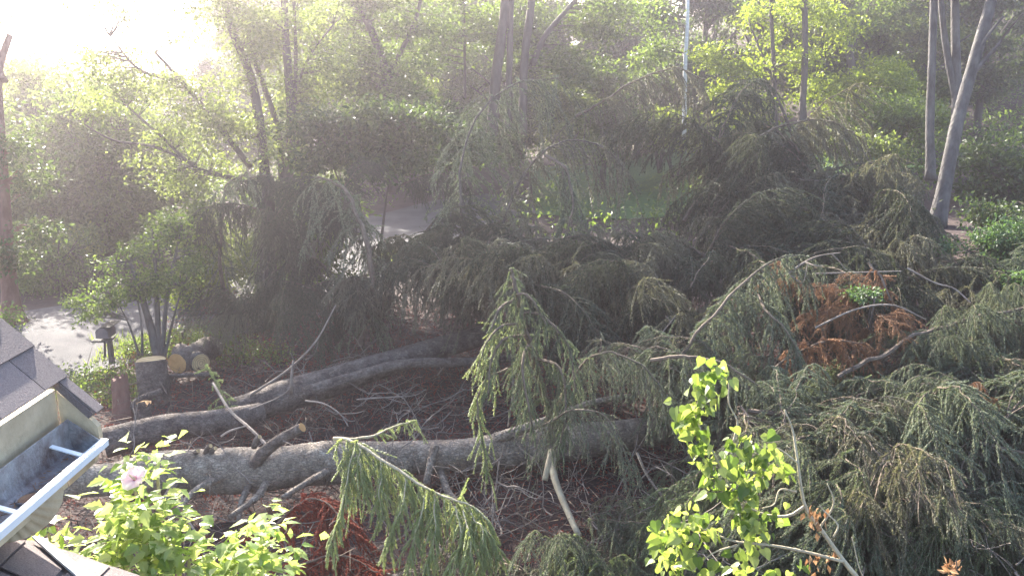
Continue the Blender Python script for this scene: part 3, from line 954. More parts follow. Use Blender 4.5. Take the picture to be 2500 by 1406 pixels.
# ---- prototypes of boughs and their copies through the heap
def proto_bough(L, lat, hang, needle, rise, K, nl, nw, seed, bare=0., forks=3, **kw):
    global rng
    rng = np.random.default_rng(seed)
    t = thing('spruce_bough', '', 'spruce bough', (0, 0, 0))
    a, nd = Acc(), Acc()
    for k in range(forks):
        s = np.linspace(0, 1, 18)
        Lk = L * rng.uniform(.6, 1.0) if k else L
        yaw = rng.normal(0, .55) if k else 0
        pts = np.stack([Lk * s * (1 - .12 * s), .10 * Lk * np.sin(s * 2.1 + seed), rise * rng.uniform(.3, 1.2) * np.sin(s * rng.uniform(1.4, 2.6)) - rng.uniform(.1, .4) * Lk * s ** 3], 1)
        pts = np.stack([pts[:, 0] * cos(yaw) - pts[:, 1] * sin(yaw), pts[:, 0] * sin(yaw) + pts[:, 1] * cos(yaw), pts[:, 2]], 1)
        pts[1:] += np.cumsum(rng.normal(0, .022, (17, 3)), 0)
        a.add(*tube(pts, (.013 if k == 0 else .009) * L / 1.8, .003, seg=5, jit=.08))
        tw, n2 = spruce(pts, lat, hang, K=K, nl=nl, nw=nw, bare=bare, t0=.04, **kw)
        a.add(np.concatenate(tw.V), tw.F)
        if n2.n:
            nd.add(np.concatenate(n2.V), n2.F)
        nd.add(*needles(pts[3:-1], pts[4:], 26, nl, nw))
    a.build('limb', M['bark_limb'], t)
    nd.build('needles', M[needle], t)
    return t
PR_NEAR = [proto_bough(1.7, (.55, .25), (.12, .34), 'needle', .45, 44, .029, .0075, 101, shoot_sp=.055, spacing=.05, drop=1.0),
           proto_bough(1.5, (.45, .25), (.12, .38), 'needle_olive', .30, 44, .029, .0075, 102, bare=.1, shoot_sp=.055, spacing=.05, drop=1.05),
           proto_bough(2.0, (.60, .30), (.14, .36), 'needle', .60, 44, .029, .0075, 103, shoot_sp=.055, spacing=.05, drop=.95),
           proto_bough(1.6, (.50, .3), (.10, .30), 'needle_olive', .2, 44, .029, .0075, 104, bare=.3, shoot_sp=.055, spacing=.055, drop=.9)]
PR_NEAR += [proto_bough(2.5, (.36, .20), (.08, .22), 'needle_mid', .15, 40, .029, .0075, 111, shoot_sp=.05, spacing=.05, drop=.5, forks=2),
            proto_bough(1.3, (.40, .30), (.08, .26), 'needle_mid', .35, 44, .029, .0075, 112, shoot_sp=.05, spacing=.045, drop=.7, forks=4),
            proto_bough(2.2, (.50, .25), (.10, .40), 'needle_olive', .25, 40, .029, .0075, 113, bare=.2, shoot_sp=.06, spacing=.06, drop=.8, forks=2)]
PR_BROWN = [proto_bough(1.6, (.4, .3), (.12, .3), 'needle_brown', .3, 30, .034, .010, 108, bare=.2, shoot_sp=.045, spacing=.05, drop=.8)]
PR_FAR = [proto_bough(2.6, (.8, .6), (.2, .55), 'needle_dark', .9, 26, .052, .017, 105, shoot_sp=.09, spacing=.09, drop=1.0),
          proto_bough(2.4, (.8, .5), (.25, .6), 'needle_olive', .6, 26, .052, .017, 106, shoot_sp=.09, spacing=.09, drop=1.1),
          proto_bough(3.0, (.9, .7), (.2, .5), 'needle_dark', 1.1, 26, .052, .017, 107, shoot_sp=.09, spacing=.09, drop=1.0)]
rng = np.random.default_rng(5)
used = set()
def fill(protos, regions, label, group):
    for (x0, y0, x1, y1, d0, d1, n, s0, s1) in regions:
        for k in range(n):
            px, py = rng.uniform(x0, x1), rng.uniform(y0, y1)
            fr = (py - y0) / max(1, y1 - y0)
            D = d1 + (d0 - d1) * fr + rng.uniform(-.4, .4)
            p = P(px, py, D)
            p[2] = max(p[2], hgt(p[0], p[1]) + .12)
            i = int(rng.integers(len(protos)))
            pr = protos[i]
            rz, sc = rng.uniform(0, 2 * pi), rng.uniform(s0, s1)
            if id(pr) not in used:
                used.add(id(pr))
                pr.location, pr.rotation_euler, pr.scale = tuple(p), (0, 0, rz), (sc, sc, sc)
                pr['label'], pr['group'] = label, group
            else:
                c = copy_thing(pr, p, rz, sc, label, group)
                c.rotation_euler = (rng.normal(0, .28), rng.normal(0, .30), rz)
fill(PR_NEAR, [(1240, 1270, 1720, 1420, 8.4, 9.4, 16, .5, .8), (1750, 920, 2500, 1060, 9.0, 10.4, 24, .7, 1.1), (1880, 1040, 2580, 1440, 7.8, 9.3, 62, .7, 1.15),
               (2330, 720, 2560, 940, 9.8, 12.3, 16, .6, 1.0), (1660, 900, 1860, 1180, 9.6, 11.2, 10, .6, .9), (1250, 1380, 2000, 1480, 8.2, 8.6, 10, .7, 1.0)],
     'green drooping spruce bough in the slash heap on the lower right', 'spruce boughs in the near slash heap')
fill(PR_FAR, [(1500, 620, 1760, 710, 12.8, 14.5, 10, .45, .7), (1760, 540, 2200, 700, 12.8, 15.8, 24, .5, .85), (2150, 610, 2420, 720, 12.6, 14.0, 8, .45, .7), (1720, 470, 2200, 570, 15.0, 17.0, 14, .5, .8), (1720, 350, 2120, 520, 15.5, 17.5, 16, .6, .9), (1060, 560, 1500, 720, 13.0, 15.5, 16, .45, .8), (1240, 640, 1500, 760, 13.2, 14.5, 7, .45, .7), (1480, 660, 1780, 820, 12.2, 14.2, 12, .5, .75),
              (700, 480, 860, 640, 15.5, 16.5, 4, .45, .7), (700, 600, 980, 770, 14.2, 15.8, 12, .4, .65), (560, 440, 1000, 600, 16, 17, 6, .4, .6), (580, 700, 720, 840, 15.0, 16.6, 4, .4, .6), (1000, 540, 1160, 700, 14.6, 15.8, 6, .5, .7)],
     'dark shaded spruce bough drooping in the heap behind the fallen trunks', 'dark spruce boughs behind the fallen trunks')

fill(PR_BROWN, [(1930, 700, 2200, 880, 10.5, 11.4, 8, .3, .52), (2150, 900, 2500, 1050, 9.4, 10.2, 2, .3, .4)],
     'brown dead spruce bough caught among the green boughs of the heap', 'brown dead boughs in the heap')
# ---- dead twigs
def deadbranch(label, px, r0, r1, forks=(), matl='deadtwig', group=None):
    pl = spline([P(*q) for q in px], 14)
    t = thing('dead_branch', label, 'dead branch', pl[0], group)
    a = Acc()
    a.add(*tube(pl, r0, r1, seg=6))
    for f in forks:
        a.add(*tube(spline([P(*q) for q in f], 8), r0 * .7, r1 * .7, seg=5))
    a.build('wood', M[matl], t)
deadbranch('bare silvery forked branch reaching up from the tip of the big arching bough', [(1925, 668, 10.9), (1965, 640, 10.85), (2000, 625, 10.8), (2052, 617, 10.8)], .016, .006,
           [[(1965, 640, 10.85), (1990, 648, 10.7), (2010, 648, 10.7)], [(2030, 620, 10.8), (2050, 640, 10.9), (2064, 657, 10.9)], [(1930, 672, 10.9), (1960, 690, 10.8), (1972, 640, 10.75)]])
deadbranch('wiry pale dead branch above the nearest trunk, left of centre', [(746, 978, 11.5), (790, 985, 11.3), (830, 1010, 11.2), (850, 1040, 11.1)], .012, .006, [[(830, 1010, 11.2), (870, 1008, 11.3), (890, 1002, 11.4)]])
deadbranch('slender grey pole branch leaning down onto the nearest trunk by the sawn limb', [(520, 935, 12.2), (560, 1000, 11.6), (610, 1045, 11.0), (650, 1085, 10.7)], .018, .022, [[(600, 1040, 11.0), (560, 1052, 10.9), (540, 1065, 10.9)]])
deadbranch('bare whip rising to the upper right from the second trunk', [(610, 965, 12.7), (700, 905, 12.8), (770, 835, 12.9), (820, 745, 13.0)], .020, .010)
deadbranch('bare whip slanting across the dark hollow above the sawn limb', [(610, 1000, 12.3), (680, 970, 12.2), (716, 940, 12.1)], .014, .008)
deadbranch('curved grey dead branch beside the hibiscus', [(440, 1195, 9.4), (455, 1260, 9.2), (490, 1320, 9.0), (500, 1370, 8.9)], .014, .008)
deadbranch('horizontal dead branch in the dark hollow over the second leader', [(870, 975, 12.4), (940, 970, 12.4), (1010, 965, 12.4), (1040, 950, 12.5)], .012, .006, [[(940, 970, 12.4), (990, 985, 12.3)]])
deadbranch('blue grey lichen covered stick standing right of the broken spruce top', [(1250, 905, 11.2), (1252, 960, 11.2), (1240, 1040, 11.3)], .016, .014, matl='bark_lichen')
deadbranch('lichen stick slanting beneath the dark curtain of needles', [(1555, 1105, 9.9), (1580, 1160, 9.7), (1620, 1215, 9.5)], .018, .014, matl='bark_lichen')
deadbranch('dark stick rising in front of the dark shaded heap', [(1540, 985, 10.8), (1600, 840, 11.2), (1650, 770, 11.4)], .010, .006, [[(1640, 790, 11.4), (1625, 770, 11.4)]])
deadbranch('thin bare stem crossing the orange dead needles', [(1990, 800, 10.4), (2090, 755, 10.4), (2180, 745, 10.4), (2260, 780, 10.4)], .012, .008)
deadbranch('bare grey branch lying behind the orange dead bough', [(2215, 655, 12.2), (2280, 690, 12.0), (2330, 705, 12.0), (2370, 740, 11.8)], .014, .010)
deadbranch('long thin level branch behind the orange dead bough', [(1990, 668, 11.6), (2100, 665, 11.7), (2200, 662, 11.8)], .012, .008)
ptw = []
for sdd in range(5):
    g = np.random.default_rng(300 + sdd)
    t = thing('dead_twig', '', 'dead twig', (0, 0, 0))
    a = Acc()
    c = np.cumsum(np.vstack([[0, 0, 0], g.normal(0, .05, (6, 3)) + np.array([.16, 0, .02])]), 0)
    a.add(*tube(spline(c, 12), .009, .003, seg=5))
    for k in range(4):
        s0 = c[1 + k]
        d = g.normal(0, .14, 3) + np.array([.1, 0, .02])
        a.add(*tube(spline([s0, s0 + d, s0 + d * 1.7 + g.normal(0, .05, 3)], 5), .005, .002, seg=4))
    a.build('wood', M['deadtwig'], t)
    ptw.append(t)
k = 0
for (x0, y0, x1, y1, n, off) in ((560, 1190, 1250, 1400, 34, .25), (620, 940, 1180, 1080, 22, .35), (1150, 1190, 1500, 1400, 22, .3), (1650, 900, 2480, 1400, 42, 1.0), (1450, 700, 1780, 950, 16, .8), (620, 840, 1180, 960, 14, .5), (260, 1090, 1250, 1180, 22, .55)):
    for q in range(n):
        p = on_ground(rng.uniform(x0, x1), rng.uniform(y0, y1), off)
        lab, grp = 'thin bare dead twig lying in the brushwood', 'dead twigs across the slash'
        pr = ptw[k % 5]
        rz, sc = rng.uniform(0, 2 * pi), rng.uniform(.5, 1.3)
        if k < 5:
            pr.location, pr.rotation_euler, pr.scale = tuple(p), (rng.uniform(-.5, .5), rng.uniform(-.6, .4), rz), (sc, sc, sc)
            pr['label'], pr['group'] = lab, grp
        else:
            c = copy_thing(pr, p, rz, sc, lab, grp)
            c.rotation_euler = (rng.uniform(-.5, .5), rng.uniform(-.7, .5), rz)
        k += 1
# ---- brushwood and needle litter on the forest floor
N = 11000
px_ = np.column_stack([rng.uniform(-7, 9, N), rng.uniform(6.5, 19, N)])
z = hgt(px_[:, 0], px_[:, 1]) + rng.random(N) ** 2 * .45
A = np.column_stack([px_, z])
d = norm(np.column_stack([rng.normal(size=(N, 2)), rng.normal(0, .35, N)])) * rng.uniform(.15, .7, N)[:, None]
a = Acc()
a.add(*sticks(A, A + d, rng.uniform(.003, .011, N), .002))
struct(a.build('brushwood', M['bark_limb'], None), 'stuff')
N = 40000
px_ = np.column_stack([rng.uniform(-7, 9, N), rng.uniform(6.5, 19, N)])
A = np.column_stack([px_, hgt(px_[:, 0], px_[:, 1]) + rng.random(N) ** 2 * .22])
d = norm(np.column_stack([rng.normal(size=(N, 2)), rng.normal(0, .3, N)])) * rng.uniform(.05, .16, N)[:, None]
a = Acc()
a.add(*needles(A, A + d, 6, .03, .009))
struct(a.build('needle_litter', M['needle_red'], None), 'stuff')

# ------------------------------------------------------------------ broadleaf trees and shrubs
def pxblob(b):
    px, py, D, rx, ry, rd = b[:6]
    c = P(px, py, D)
    return c, np.array([rx * D / F, rd, ry * D / F])
def clumpy(c, r, n, shell):
    k = max(3, n // 13)
    sub = norm(rng.normal(size=(k, 3))) * (rng.random((k, 1)) ** shell)
    return c + (sub[rng.integers(k, size=n)] + rng.normal(0, .17, (n, 3)) * np.array([1.25, 1.25, .7])) * r
def leafcloud(C, per, sig, ls, flat=.55, droop=.25):
    n = len(C)
    k = rng.poisson(per, n)
    i = np.repeat(np.arange(n), k)
    m = len(i)
    off = rng.normal(0, 1, (m, 3)) * np.array([sig, sig, sig * flat])
    pos = C[i] + off
    Z = norm(rng.normal(0, .55, (m, 3)) + np.array([0, 0, 1.0]))
    Xd = norm(off * .6 + rng.normal(0, sig, (m, 3)) + np.array([0, 0, -droop * sig]))
    return inst(RHOMB[0], RHOMB[1], pos, Xd, Z, ls * rng.uniform(.6, 1.25, m))
def broadleaf(name, label, cat, base, stems, blobs, nclump, per, sig, ls, leafm, barkm, group=None, twig_r=.008, world=False, stem_name='stem', shell=.45, flare=0):
    t = thing(name, label, cat, base, group)
    sp = []
    for (px, r0, r1) in stems:
        pl = spline(np.array(px, float) if world else [P(*q) for q in px], 18)
        a = Acc()
        R = np.linspace(r0, r1, 18)
        if flare:
            R = R * (1 + flare * np.exp(-np.arange(18) / 1.6))
        a.add(*tube(pl, 0, 0, seg=9, jit=.06, radii=R))
        a.build(stem_name if len(stems) > 1 else 'trunk', M[barkm], t, True)
        sp.append(pl[4:])
    cs = []
    vol = np.array([(b[6] if len(b) > 6 else 1.0) * abs(b[3] * b[4]) ** .8 for b in blobs])
    cnt = np.maximum(1, (nclump * vol / vol.sum())).astype(int)
    for b, c_ in zip(blobs, cnt):
        c, r = (np.array(b[0]), np.array(b[1])) if world else pxblob(b)
        cs.append(clumpy(c, r, c_, shell))
    C = np.concatenate(cs)
    a = Acc()
    if sp:
        S = np.concatenate(sp)
        dist = np.linalg.norm(C[:, None] - S[None], axis=2) + 1.2 * np.maximum(0, S[None, :, 2] - C[:, None, 2])
        j = dist.argmin(1)
        A0 = S[j]
        mid = A0 * .45 + C * .55 + np.column_stack([rng.normal(0, .06, (len(C), 2)), rng.uniform(0, .15, len(C)) * np.linalg.norm(C - A0, axis=1)])
        nr = np.linalg.norm(C - A0, axis=1) < 1.5
        if nr.any():
            a.add(*sticks(A0[nr], mid[nr], twig_r * 1.3, twig_r * .8))
            a.add(*sticks(mid[nr], C[nr], twig_r * .8, twig_r * .3))
            a.build('branches', M['bark_dark' if barkm == 'bark_birch' else barkm], t)
    f = Acc()
    f.add(*leafcloud(C, per, sig, ls))
    f.build('crown', M[leafm], t)
    return t
BL = broadleaf
# left: tall multi-stemmed tree against the sky
BL('deciduous_tree', 'tall airy multi-stemmed tree fanning up against the white sky', 'tree', P(665, 720, 21.5),
   [([(668, 720, 21.5), (655, 560, 21.5), (640, 350, 21.4), (612, 190, 21.3), (560, 60, 21.2), (535, -60, 21.1)], .15, .07),
    ([(676, 720, 21.5), (700, 480, 21.6), (712, 300, 21.7), (700, 130, 21.8), (690, -60, 21.9)], .15, .08),
    ([(690, 520, 21.6), (680, 330, 21.8), (640, 200, 22), (590, 60, 22.2), (570, -50, 22.3)], .08, .05),
    ([(712, 330, 21.7), (722, 160, 21.9), (716, -40, 22.0)], .06, .04),
    ([(716, 230, 21.7), (760, 130, 21.9), (815, 60, 22.1)], .04, .02),
    ([(612, 410, 21.4), (520, 290, 21.0), (440, 195, 20.6), (380, 130, 20.4)], .07, .03),
    ([(440, 200, 20.6), (340, 170, 20.2), (270, 90, 20.0)], .045, .018),
    ([(590, 440, 21.3), (480, 410, 20.8), (390, 330, 20.4), (310, 260, 20.1)], .06, .02),
    ([(480, 405, 20.8), (380, 360, 20.5), (270, 340, 20.2), (170, 280, 20.0)], .04, .015),
    ([(690, 560, 21.5), (720, 420, 21.3), (730, 330, 21.2)], .05, .02)],
   [(600, 90, 21.6, 130, 150, 1.8, 1.3), (720, 100, 21.8, 120, 170, 1.6, 1.6), (560, 300, 21.2, 150, 110, 1.4, 1.0), (380, 235, 20.4, 160, 80, 1.2, .9),
    (240, 130, 20.0, 120, 60, 1.0, .5), (240, 20, 20.2, 100, 50, 1.0, .45), (440, 380, 20.8, 150, 90, 1.3, 1.0), (700, 330, 21.6, 90, 120, 1.2, .8), (230, 260, 20.2, 110, 60, 1, .5), (480, 60, 21, 80, 50, 1, .25), (420, -170, 21.5, 260, 120, 2.2, 1.0), (700, -170, 22, 220, 130, 2.2, 1.0)],  # last two lobes lie above the frame, added to shade the logs
   1500, 22, .17, .11, 'leaf_pale', 'bark_dark', shell=.6)
# left edge trunk, its reddish bark colour taken from lens flare
BL('deciduous_tree', 'dark reddish trunk with a flared foot at the left edge', 'tree', P(35, 790, 18),
   [([(34, 800, 18), (24, 700, 18), (12, 520, 18), (0, 320, 18), (-4, 180, 18), (25, 85, 18)], .17, .06), ([(-4, 200, 18), (-30, 60, 18), (-50, -60, 18)], .10, .06)],
   [(-60, 60, 18, 60, 80, 1.2), (40, -190, 18.5, 260, 110, 2.0, 1.3), (10, 420, 17.6, 60, 90, .8), (50, 600, 17.5, 60, 80, .6)], 420, 26, .2, .12, 'leaf_dark', 'bark_red', flare=.9)  # overhead lobe out of view, added to shade the ground in front
BL('shrub', 'many-stemmed grey shrub growing behind the broad stump', 'shrub', P(385, 868, 15.6),
   [([(385, 872, 15.6), (368, 800, 15.6), (345, 720, 15.5), (318, 640, 15.4)], .085, .03), ([(388, 872, 15.6), (384, 760, 15.7), (380, 650, 15.7), (372, 560, 15.7)], .06, .02),
    ([(396, 872, 15.6), (404, 760, 15.6), (420, 660, 15.6), (440, 570, 15.6)], .045, .016), ([(402, 872, 15.6), (420, 790, 15.6), (445, 700, 15.5)], .03, .012),
    ([(340, 868, 15.6), (318, 800, 15.5), (290, 740, 15.4)], .025, .01), ([(348, 868, 15.5), (345, 790, 15.4), (330, 700, 15.3)], .025, .01)],
   [(340, 620, 15.5, 90, 70, .7), (420, 600, 15.6, 80, 80, .7), (300, 700, 15.4, 80, 60, .6), (450, 690, 15.5, 60, 60, .5), (380, 720, 15.5, 70, 60, .6), (225, 750, 15.4, 60, 45, .4), (60, 770, 15.6, 50, 35, .4, .6)],
   400, 18, .11, .075, 'leaf', 'bark_grey', shell=.5)
def bush(label, px, py, D, rx, ry, rd, n, per, ls, leafm, cat='shrub', sig=.16, name='shrub', group=None, extra=()):
    g = on_ground(px, py + ry * .6)
    c = P(px, py, D)
    base = np.array([c[0], c[1], hgt(c[0], c[1])])
    st = []
    for k in range(4):
        e = c + np.array([rng.uniform(-.7, .7) * rx * D / F, rng.uniform(-.4, .4), rng.uniform(.1, .6) * ry * D / F])
        b = base + np.array([rng.uniform(-.12, .12), rng.uniform(-.12, .12), 0])
        st.append(([b, b * .5 + e * .5 + np.array([0, 0, .2]), e], .03 * D / 20, .01))
    bl = [(c, (rx * D / F, rd, ry * D / F))] + [pxblob(e) for e in extra]
    t = thing(name, label, cat, base, group)
    bl2 = []
    return broadleaf_world(t, st, bl, n, per, sig, ls, leafm)
def broadleaf_world(t, stems, bl, n, per, sig, ls, leafm, barkm='bark_dark'):
    S = []
    for (p, r0, r1) in stems:
        pl = spline(p, 10)
        a = Acc()
        a.add(*tube(pl, r0, r1, seg=6))
        a.build('stem', M[barkm], t, True)
        S.append(pl[3:])
    S = np.concatenate(S)
    w_ = np.array([np.prod(b[1]) ** .66 for b in bl])
    C = []
    for b, c_ in zip(bl, np.maximum(1, n * w_ / w_.sum()).astype(int)):
        C.append(clumpy(np.asarray(b[0]), np.asarray(b[1]), c_, .5))
    C = np.concatenate(C)
    dm = np.linalg.norm(C[:, None] - S[None], axis=2)
    j = dm.argmin(1)
    nr = dm.min(1) < 1.3
    a = Acc()
    if nr.any():
        a.add(*sticks(S[j][nr], C[nr], .007, .003))
        a.build('branches', M[barkm], t)
    f = Acc()
    f.add(*leafcloud(C, per, sig, ls))
    f.build('crown', M[leafm], t)
    return t
bush('rounded leafy shrub beside the shaded road, left of the many-stemmed shrub', 130, 640, 21, 120, 100, 1.1, 330, 24, .10, 'leaf')
bush('tall shrub mass beyond the shaded road at the foot of the left edge trunk', 70, 540, 24, 110, 280, 1.6, 850, 19, .15, 'leaf')
bush('tall shrub standing beyond the shaded road below the hazy hedge row', 250, 480, 25, 120, 280, 1.6, 1350, 19, .15, 'leaf')
bush('leafy bush half hidden by the drooping boughs left of the driveway gap', 760, 610, 19, 100, 110, 1.0, 330, 20, .11, 'leaf')
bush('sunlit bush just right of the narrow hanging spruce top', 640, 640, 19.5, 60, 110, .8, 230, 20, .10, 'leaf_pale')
bush('bright yellow green shrub in a patch of sun above the road', 190, 610, 23, 40, 55, .6, 90, 22, .10, 'leaf_yellow')
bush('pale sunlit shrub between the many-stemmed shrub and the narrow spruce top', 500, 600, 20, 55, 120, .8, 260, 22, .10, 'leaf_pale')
bush('low sunlit shrub at the road edge below the narrow spruce top', 480, 720, 19.5, 60, 60, .7, 170, 22, .09, 'leaf_yellow')
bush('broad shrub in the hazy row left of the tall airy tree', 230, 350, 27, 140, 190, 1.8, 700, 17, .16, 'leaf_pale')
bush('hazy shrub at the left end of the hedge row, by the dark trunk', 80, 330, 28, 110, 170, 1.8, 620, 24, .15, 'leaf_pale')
bush('hazy broad tree crown under the arching limbs of the tall airy tree', 390, 420, 28, 120, 140, 1.6, 520, 17, .16, 'leaf', name='deciduous_tree', cat='tree')
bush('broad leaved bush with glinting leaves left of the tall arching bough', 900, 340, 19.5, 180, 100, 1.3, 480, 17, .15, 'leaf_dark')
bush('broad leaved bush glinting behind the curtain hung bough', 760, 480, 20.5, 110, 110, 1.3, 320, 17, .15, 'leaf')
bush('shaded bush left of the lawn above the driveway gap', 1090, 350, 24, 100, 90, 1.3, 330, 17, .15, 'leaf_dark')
bush('lit yellow green bush beyond the lawn', 1650, 325, 37, 110, 55, 1.6, 300, 26, .17, 'leaf_yellow')
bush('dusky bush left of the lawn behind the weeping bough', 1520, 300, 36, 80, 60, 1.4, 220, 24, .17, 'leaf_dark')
bush('lit bush at the foot of the white birch', 1620, 210, 39, 90, 60, 1.5, 240, 24, .17, 'leaf')
bush('sunny understory bush between the twin dark saplings and the grey trunks', 2120, 210, 30, 110, 60, 1.6, 300, 26, .14, 'leaf_yellow')
bush('dull green understory bush just left of the grey trunks', 2170, 290, 27, 120, 60, 1.5, 320, 26, .13, 'leaf')
bush('sparse brownish understory bush under the grey trunks', 2080, 350, 25, 130, 40, 1.3, 220, 22, .12, 'leaf_pale')
bush('green bush at the right edge above the slash heap', 2460, 600, 14, 80, 60, .6, 200, 22, .07, 'leaf_under', sig=.10)
bush('small bluish green bush left of the right edge bush', 2310, 625, 14, 80, 40, .5, 90, 18, .06, 'leaf_under', sig=.09)
bush('small bright green sprout among the orange dead needles', 2110, 722, 11, 50, 18, .25, 60, 16, .05, 'leaf_under', sig=.06)
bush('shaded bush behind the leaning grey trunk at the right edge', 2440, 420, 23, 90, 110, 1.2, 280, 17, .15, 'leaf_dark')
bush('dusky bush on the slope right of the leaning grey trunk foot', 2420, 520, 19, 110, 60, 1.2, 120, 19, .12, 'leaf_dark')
bush('green bush on the right edge below the slope', 2470, 700, 12.6, 50, 40, .4, 80, 18, .06, 'leaf_under', sig=.08)
# saplings and trunks on the right
BL('deciduous_tree', 'yellow green sapling with a dark forked trunk, left of the twin dark saplings', 'tree', P(1905, 420, 28),
   [([(1905, 430, 28), (1893, 300, 28), (1890, 180, 28), (1884, 60, 28), (1880, -80, 28)], .09, .05), ([(1893, 215, 28), (1855, 120, 28), (1830, 60, 28)], .045, .02),
    ([(1935, 330, 28), (1890, 230, 28), (1810, 150, 28), (1755, 100, 28)], .055, .02)],
   [(1840, 160, 28.5, 130, 90, 1.6), (1790, 250, 28.5, 90, 60, 1.3), (1900, 80, 29, 90, 90, 1.4), (1880, 260, 29, 90, 60, 1.2), (1760, 120, 28.5, 60, 50, 1)], 420, 20, .18, .13, 'leaf_yellow', 'bark_dark')
BL('deciduous_tree', 'yellow green sapling with a straight dark trunk left of the grey trunks', 'tree', P(1950, 420, 27),
   [([(1948, 430, 27), (1958, 280, 27), (1966, 120, 27), (1962, -80, 27)], .12, .08), ([(1975, 400, 27), (1972, 330, 27), (1962, 230, 27)], .05, .03)],
   [(2010, 110, 29, 90, 110, 1.5), (2020, 220, 29, 80, 70, 1.3), (1960, 20, 28, 100, 60, 1.3)], 240, 20, .18, .13, 'leaf_yellow', 'bark_dark')
BL('birch_tree', 'slim white birch trunk against the dark wood', 'tree', P(1672, 330, 32),
   [([(1670, 340, 32), (1673, 160, 32), (1678, 60, 32), (1680, -90, 32)], .085, .06)], [(1620, 30, 33, 50, 50, .8), (1585, 110, 33, 50, 60, 1.0)], 90, 24, .25, .18, 'leaf', 'bark_birch')
BL('deciduous_tree', 'grey leaning trunk with two short side limbs at the right edge', 'tree', P(2292, 540, 21),
   [([(2285, 560, 21), (2305, 460, 21), (2330, 330, 21), (2375, 160, 21), (2415, 20, 21), (2435, -80, 21)], .175, .115),
    ([(2385, 130, 21), (2410, 90, 20.8), (2450, 40, 20.6)], .05, .025), ([(2372, 185, 21), (2410, 140, 20.8), (2445, 100, 20.6)], .055, .03)],
   [(2440, -160, 21, 160, 80, 1.6)], 160, 24, .22, .13, 'leaf_dark', 'bark_grey', flare=.4)
BL('deciduous_tree', 'upright grey trunk just left of the leaning trunk', 'tree', P(2272, 430, 22.5),
   [([(2272, 440, 22.5), (2270, 300, 22.5), (2276, 130, 22.5), (2282, -80, 22.5)], .115, .09)], [(2240, -150, 22.5, 140, 70, 1.5)], 150, 24, .22, .13, 'leaf_dark', 'bark_grey', flare=.3)
BL('deciduous_tree', 'forked grey trunk behind the leaning trunk', 'tree', P(2335, 350, 24),
   [([(2325, 420, 24), (2335, 260, 24), (2333, 120, 24), (2330, -80, 24)], .15, .10), ([(2335, 250, 24), (2312, 130, 24), (2300, 40, 24), (2292, -80, 24)], .10, .07)], [(2340, -160, 24, 130, 70, 1.5)], 130, 24, .22, .14, 'leaf_dark', 'bark_grey')
BL('deciduous_tree', 'dark ivy clad trunk among the sunny understory', 'tree', P(2085, 190, 34),
   [([(2088, 260, 34), (2078, 150, 34), (2062, 60, 34), (2050, -80, 34)], .16, .10), ([(2078, 130, 34), (2110, 50, 34), (2140, -30, 34)], .06, .04)], [(2090, 40, 34.5, 120, 70, 1.6), (2080, -120, 34, 140, 70, 1.8)], 260, 26, .24, .16, 'leaf', 'bark_dark')
# centre trees
BL('deciduous_tree', 'clump of three dark trunks at the top centre', 'tree', P(1240, 260, 29),
   [([(1200, 330, 29), (1212, 180, 29), (1228, 60, 29), (1240, -80, 29)], .20, .13), ([(1240, 330, 29), (1244, 150, 29), (1250, -80, 29)], .12, .09), ([(1275, 330, 29), (1280, 150, 29), (1296, 20, 29), (1300, -80, 29)], .15, .11),
    ([(1300, 160, 29), (1330, 90, 29), (1380, 30, 29), (1440, -40, 29)], .11, .06), ([(1135, 240, 29.5), (1134, 100, 29.5), (1130, -60, 29.5)], .05, .035)],
   [(1010, 70, 29, 150, 90, 1.8), (1130, 80, 29.5, 110, 90, 1.8), (1430, 90, 29.5, 130, 80, 1.8), (1240, 40, 30.5, 140, 90, 1.4), (1500, 40, 30, 110, 60, 1.7), (1400, 160, 29, 90, 50, 1.3), (1240, -220, 29.5, 280, 150, 2.4)], 1050, 26, .24, .15, 'leaf', 'bark_dark')  # topmost lobe is unseen, added to keep sun off the right heap
BL('deciduous_tree', 'leafy tree with a dark slanting limb at the top left of centre', 'tree', P(930, 330, 25),
   [([(960, 470, 25), (950, 300, 25), (940, 180, 25), (900, 60, 25), (850, -20, 25)], .16, .09), ([(945, 190, 25), (1010, 60, 25), (1040, -60, 25)], .08, .04)],
   [(930, 180, 25, 140, 90, 1.6), (830, 60, 25, 130, 110, 1.6, 1.5), (980, 60, 25.5, 110, 80, 1.5), (820, 230, 24.5, 90, 90, 1.3), (950, -210, 25.5, 240, 150, 2.2)], 800, 26, .22, .14, 'leaf', 'bark_dark')  # high lobe beyond the view, put in to cast shade on the heap
# spruce-hung standing trunk
bough('standing dark spruce trunk hung with drooping foliage', [(655, 800, 18.0), (655, 690, 18), (652, 560, 18), (655, 440, 18)], .19, .12, (.65, .6), (.25, .6), 'needle_mid', 'bark_dark', drop=1.0, spacing=.07)
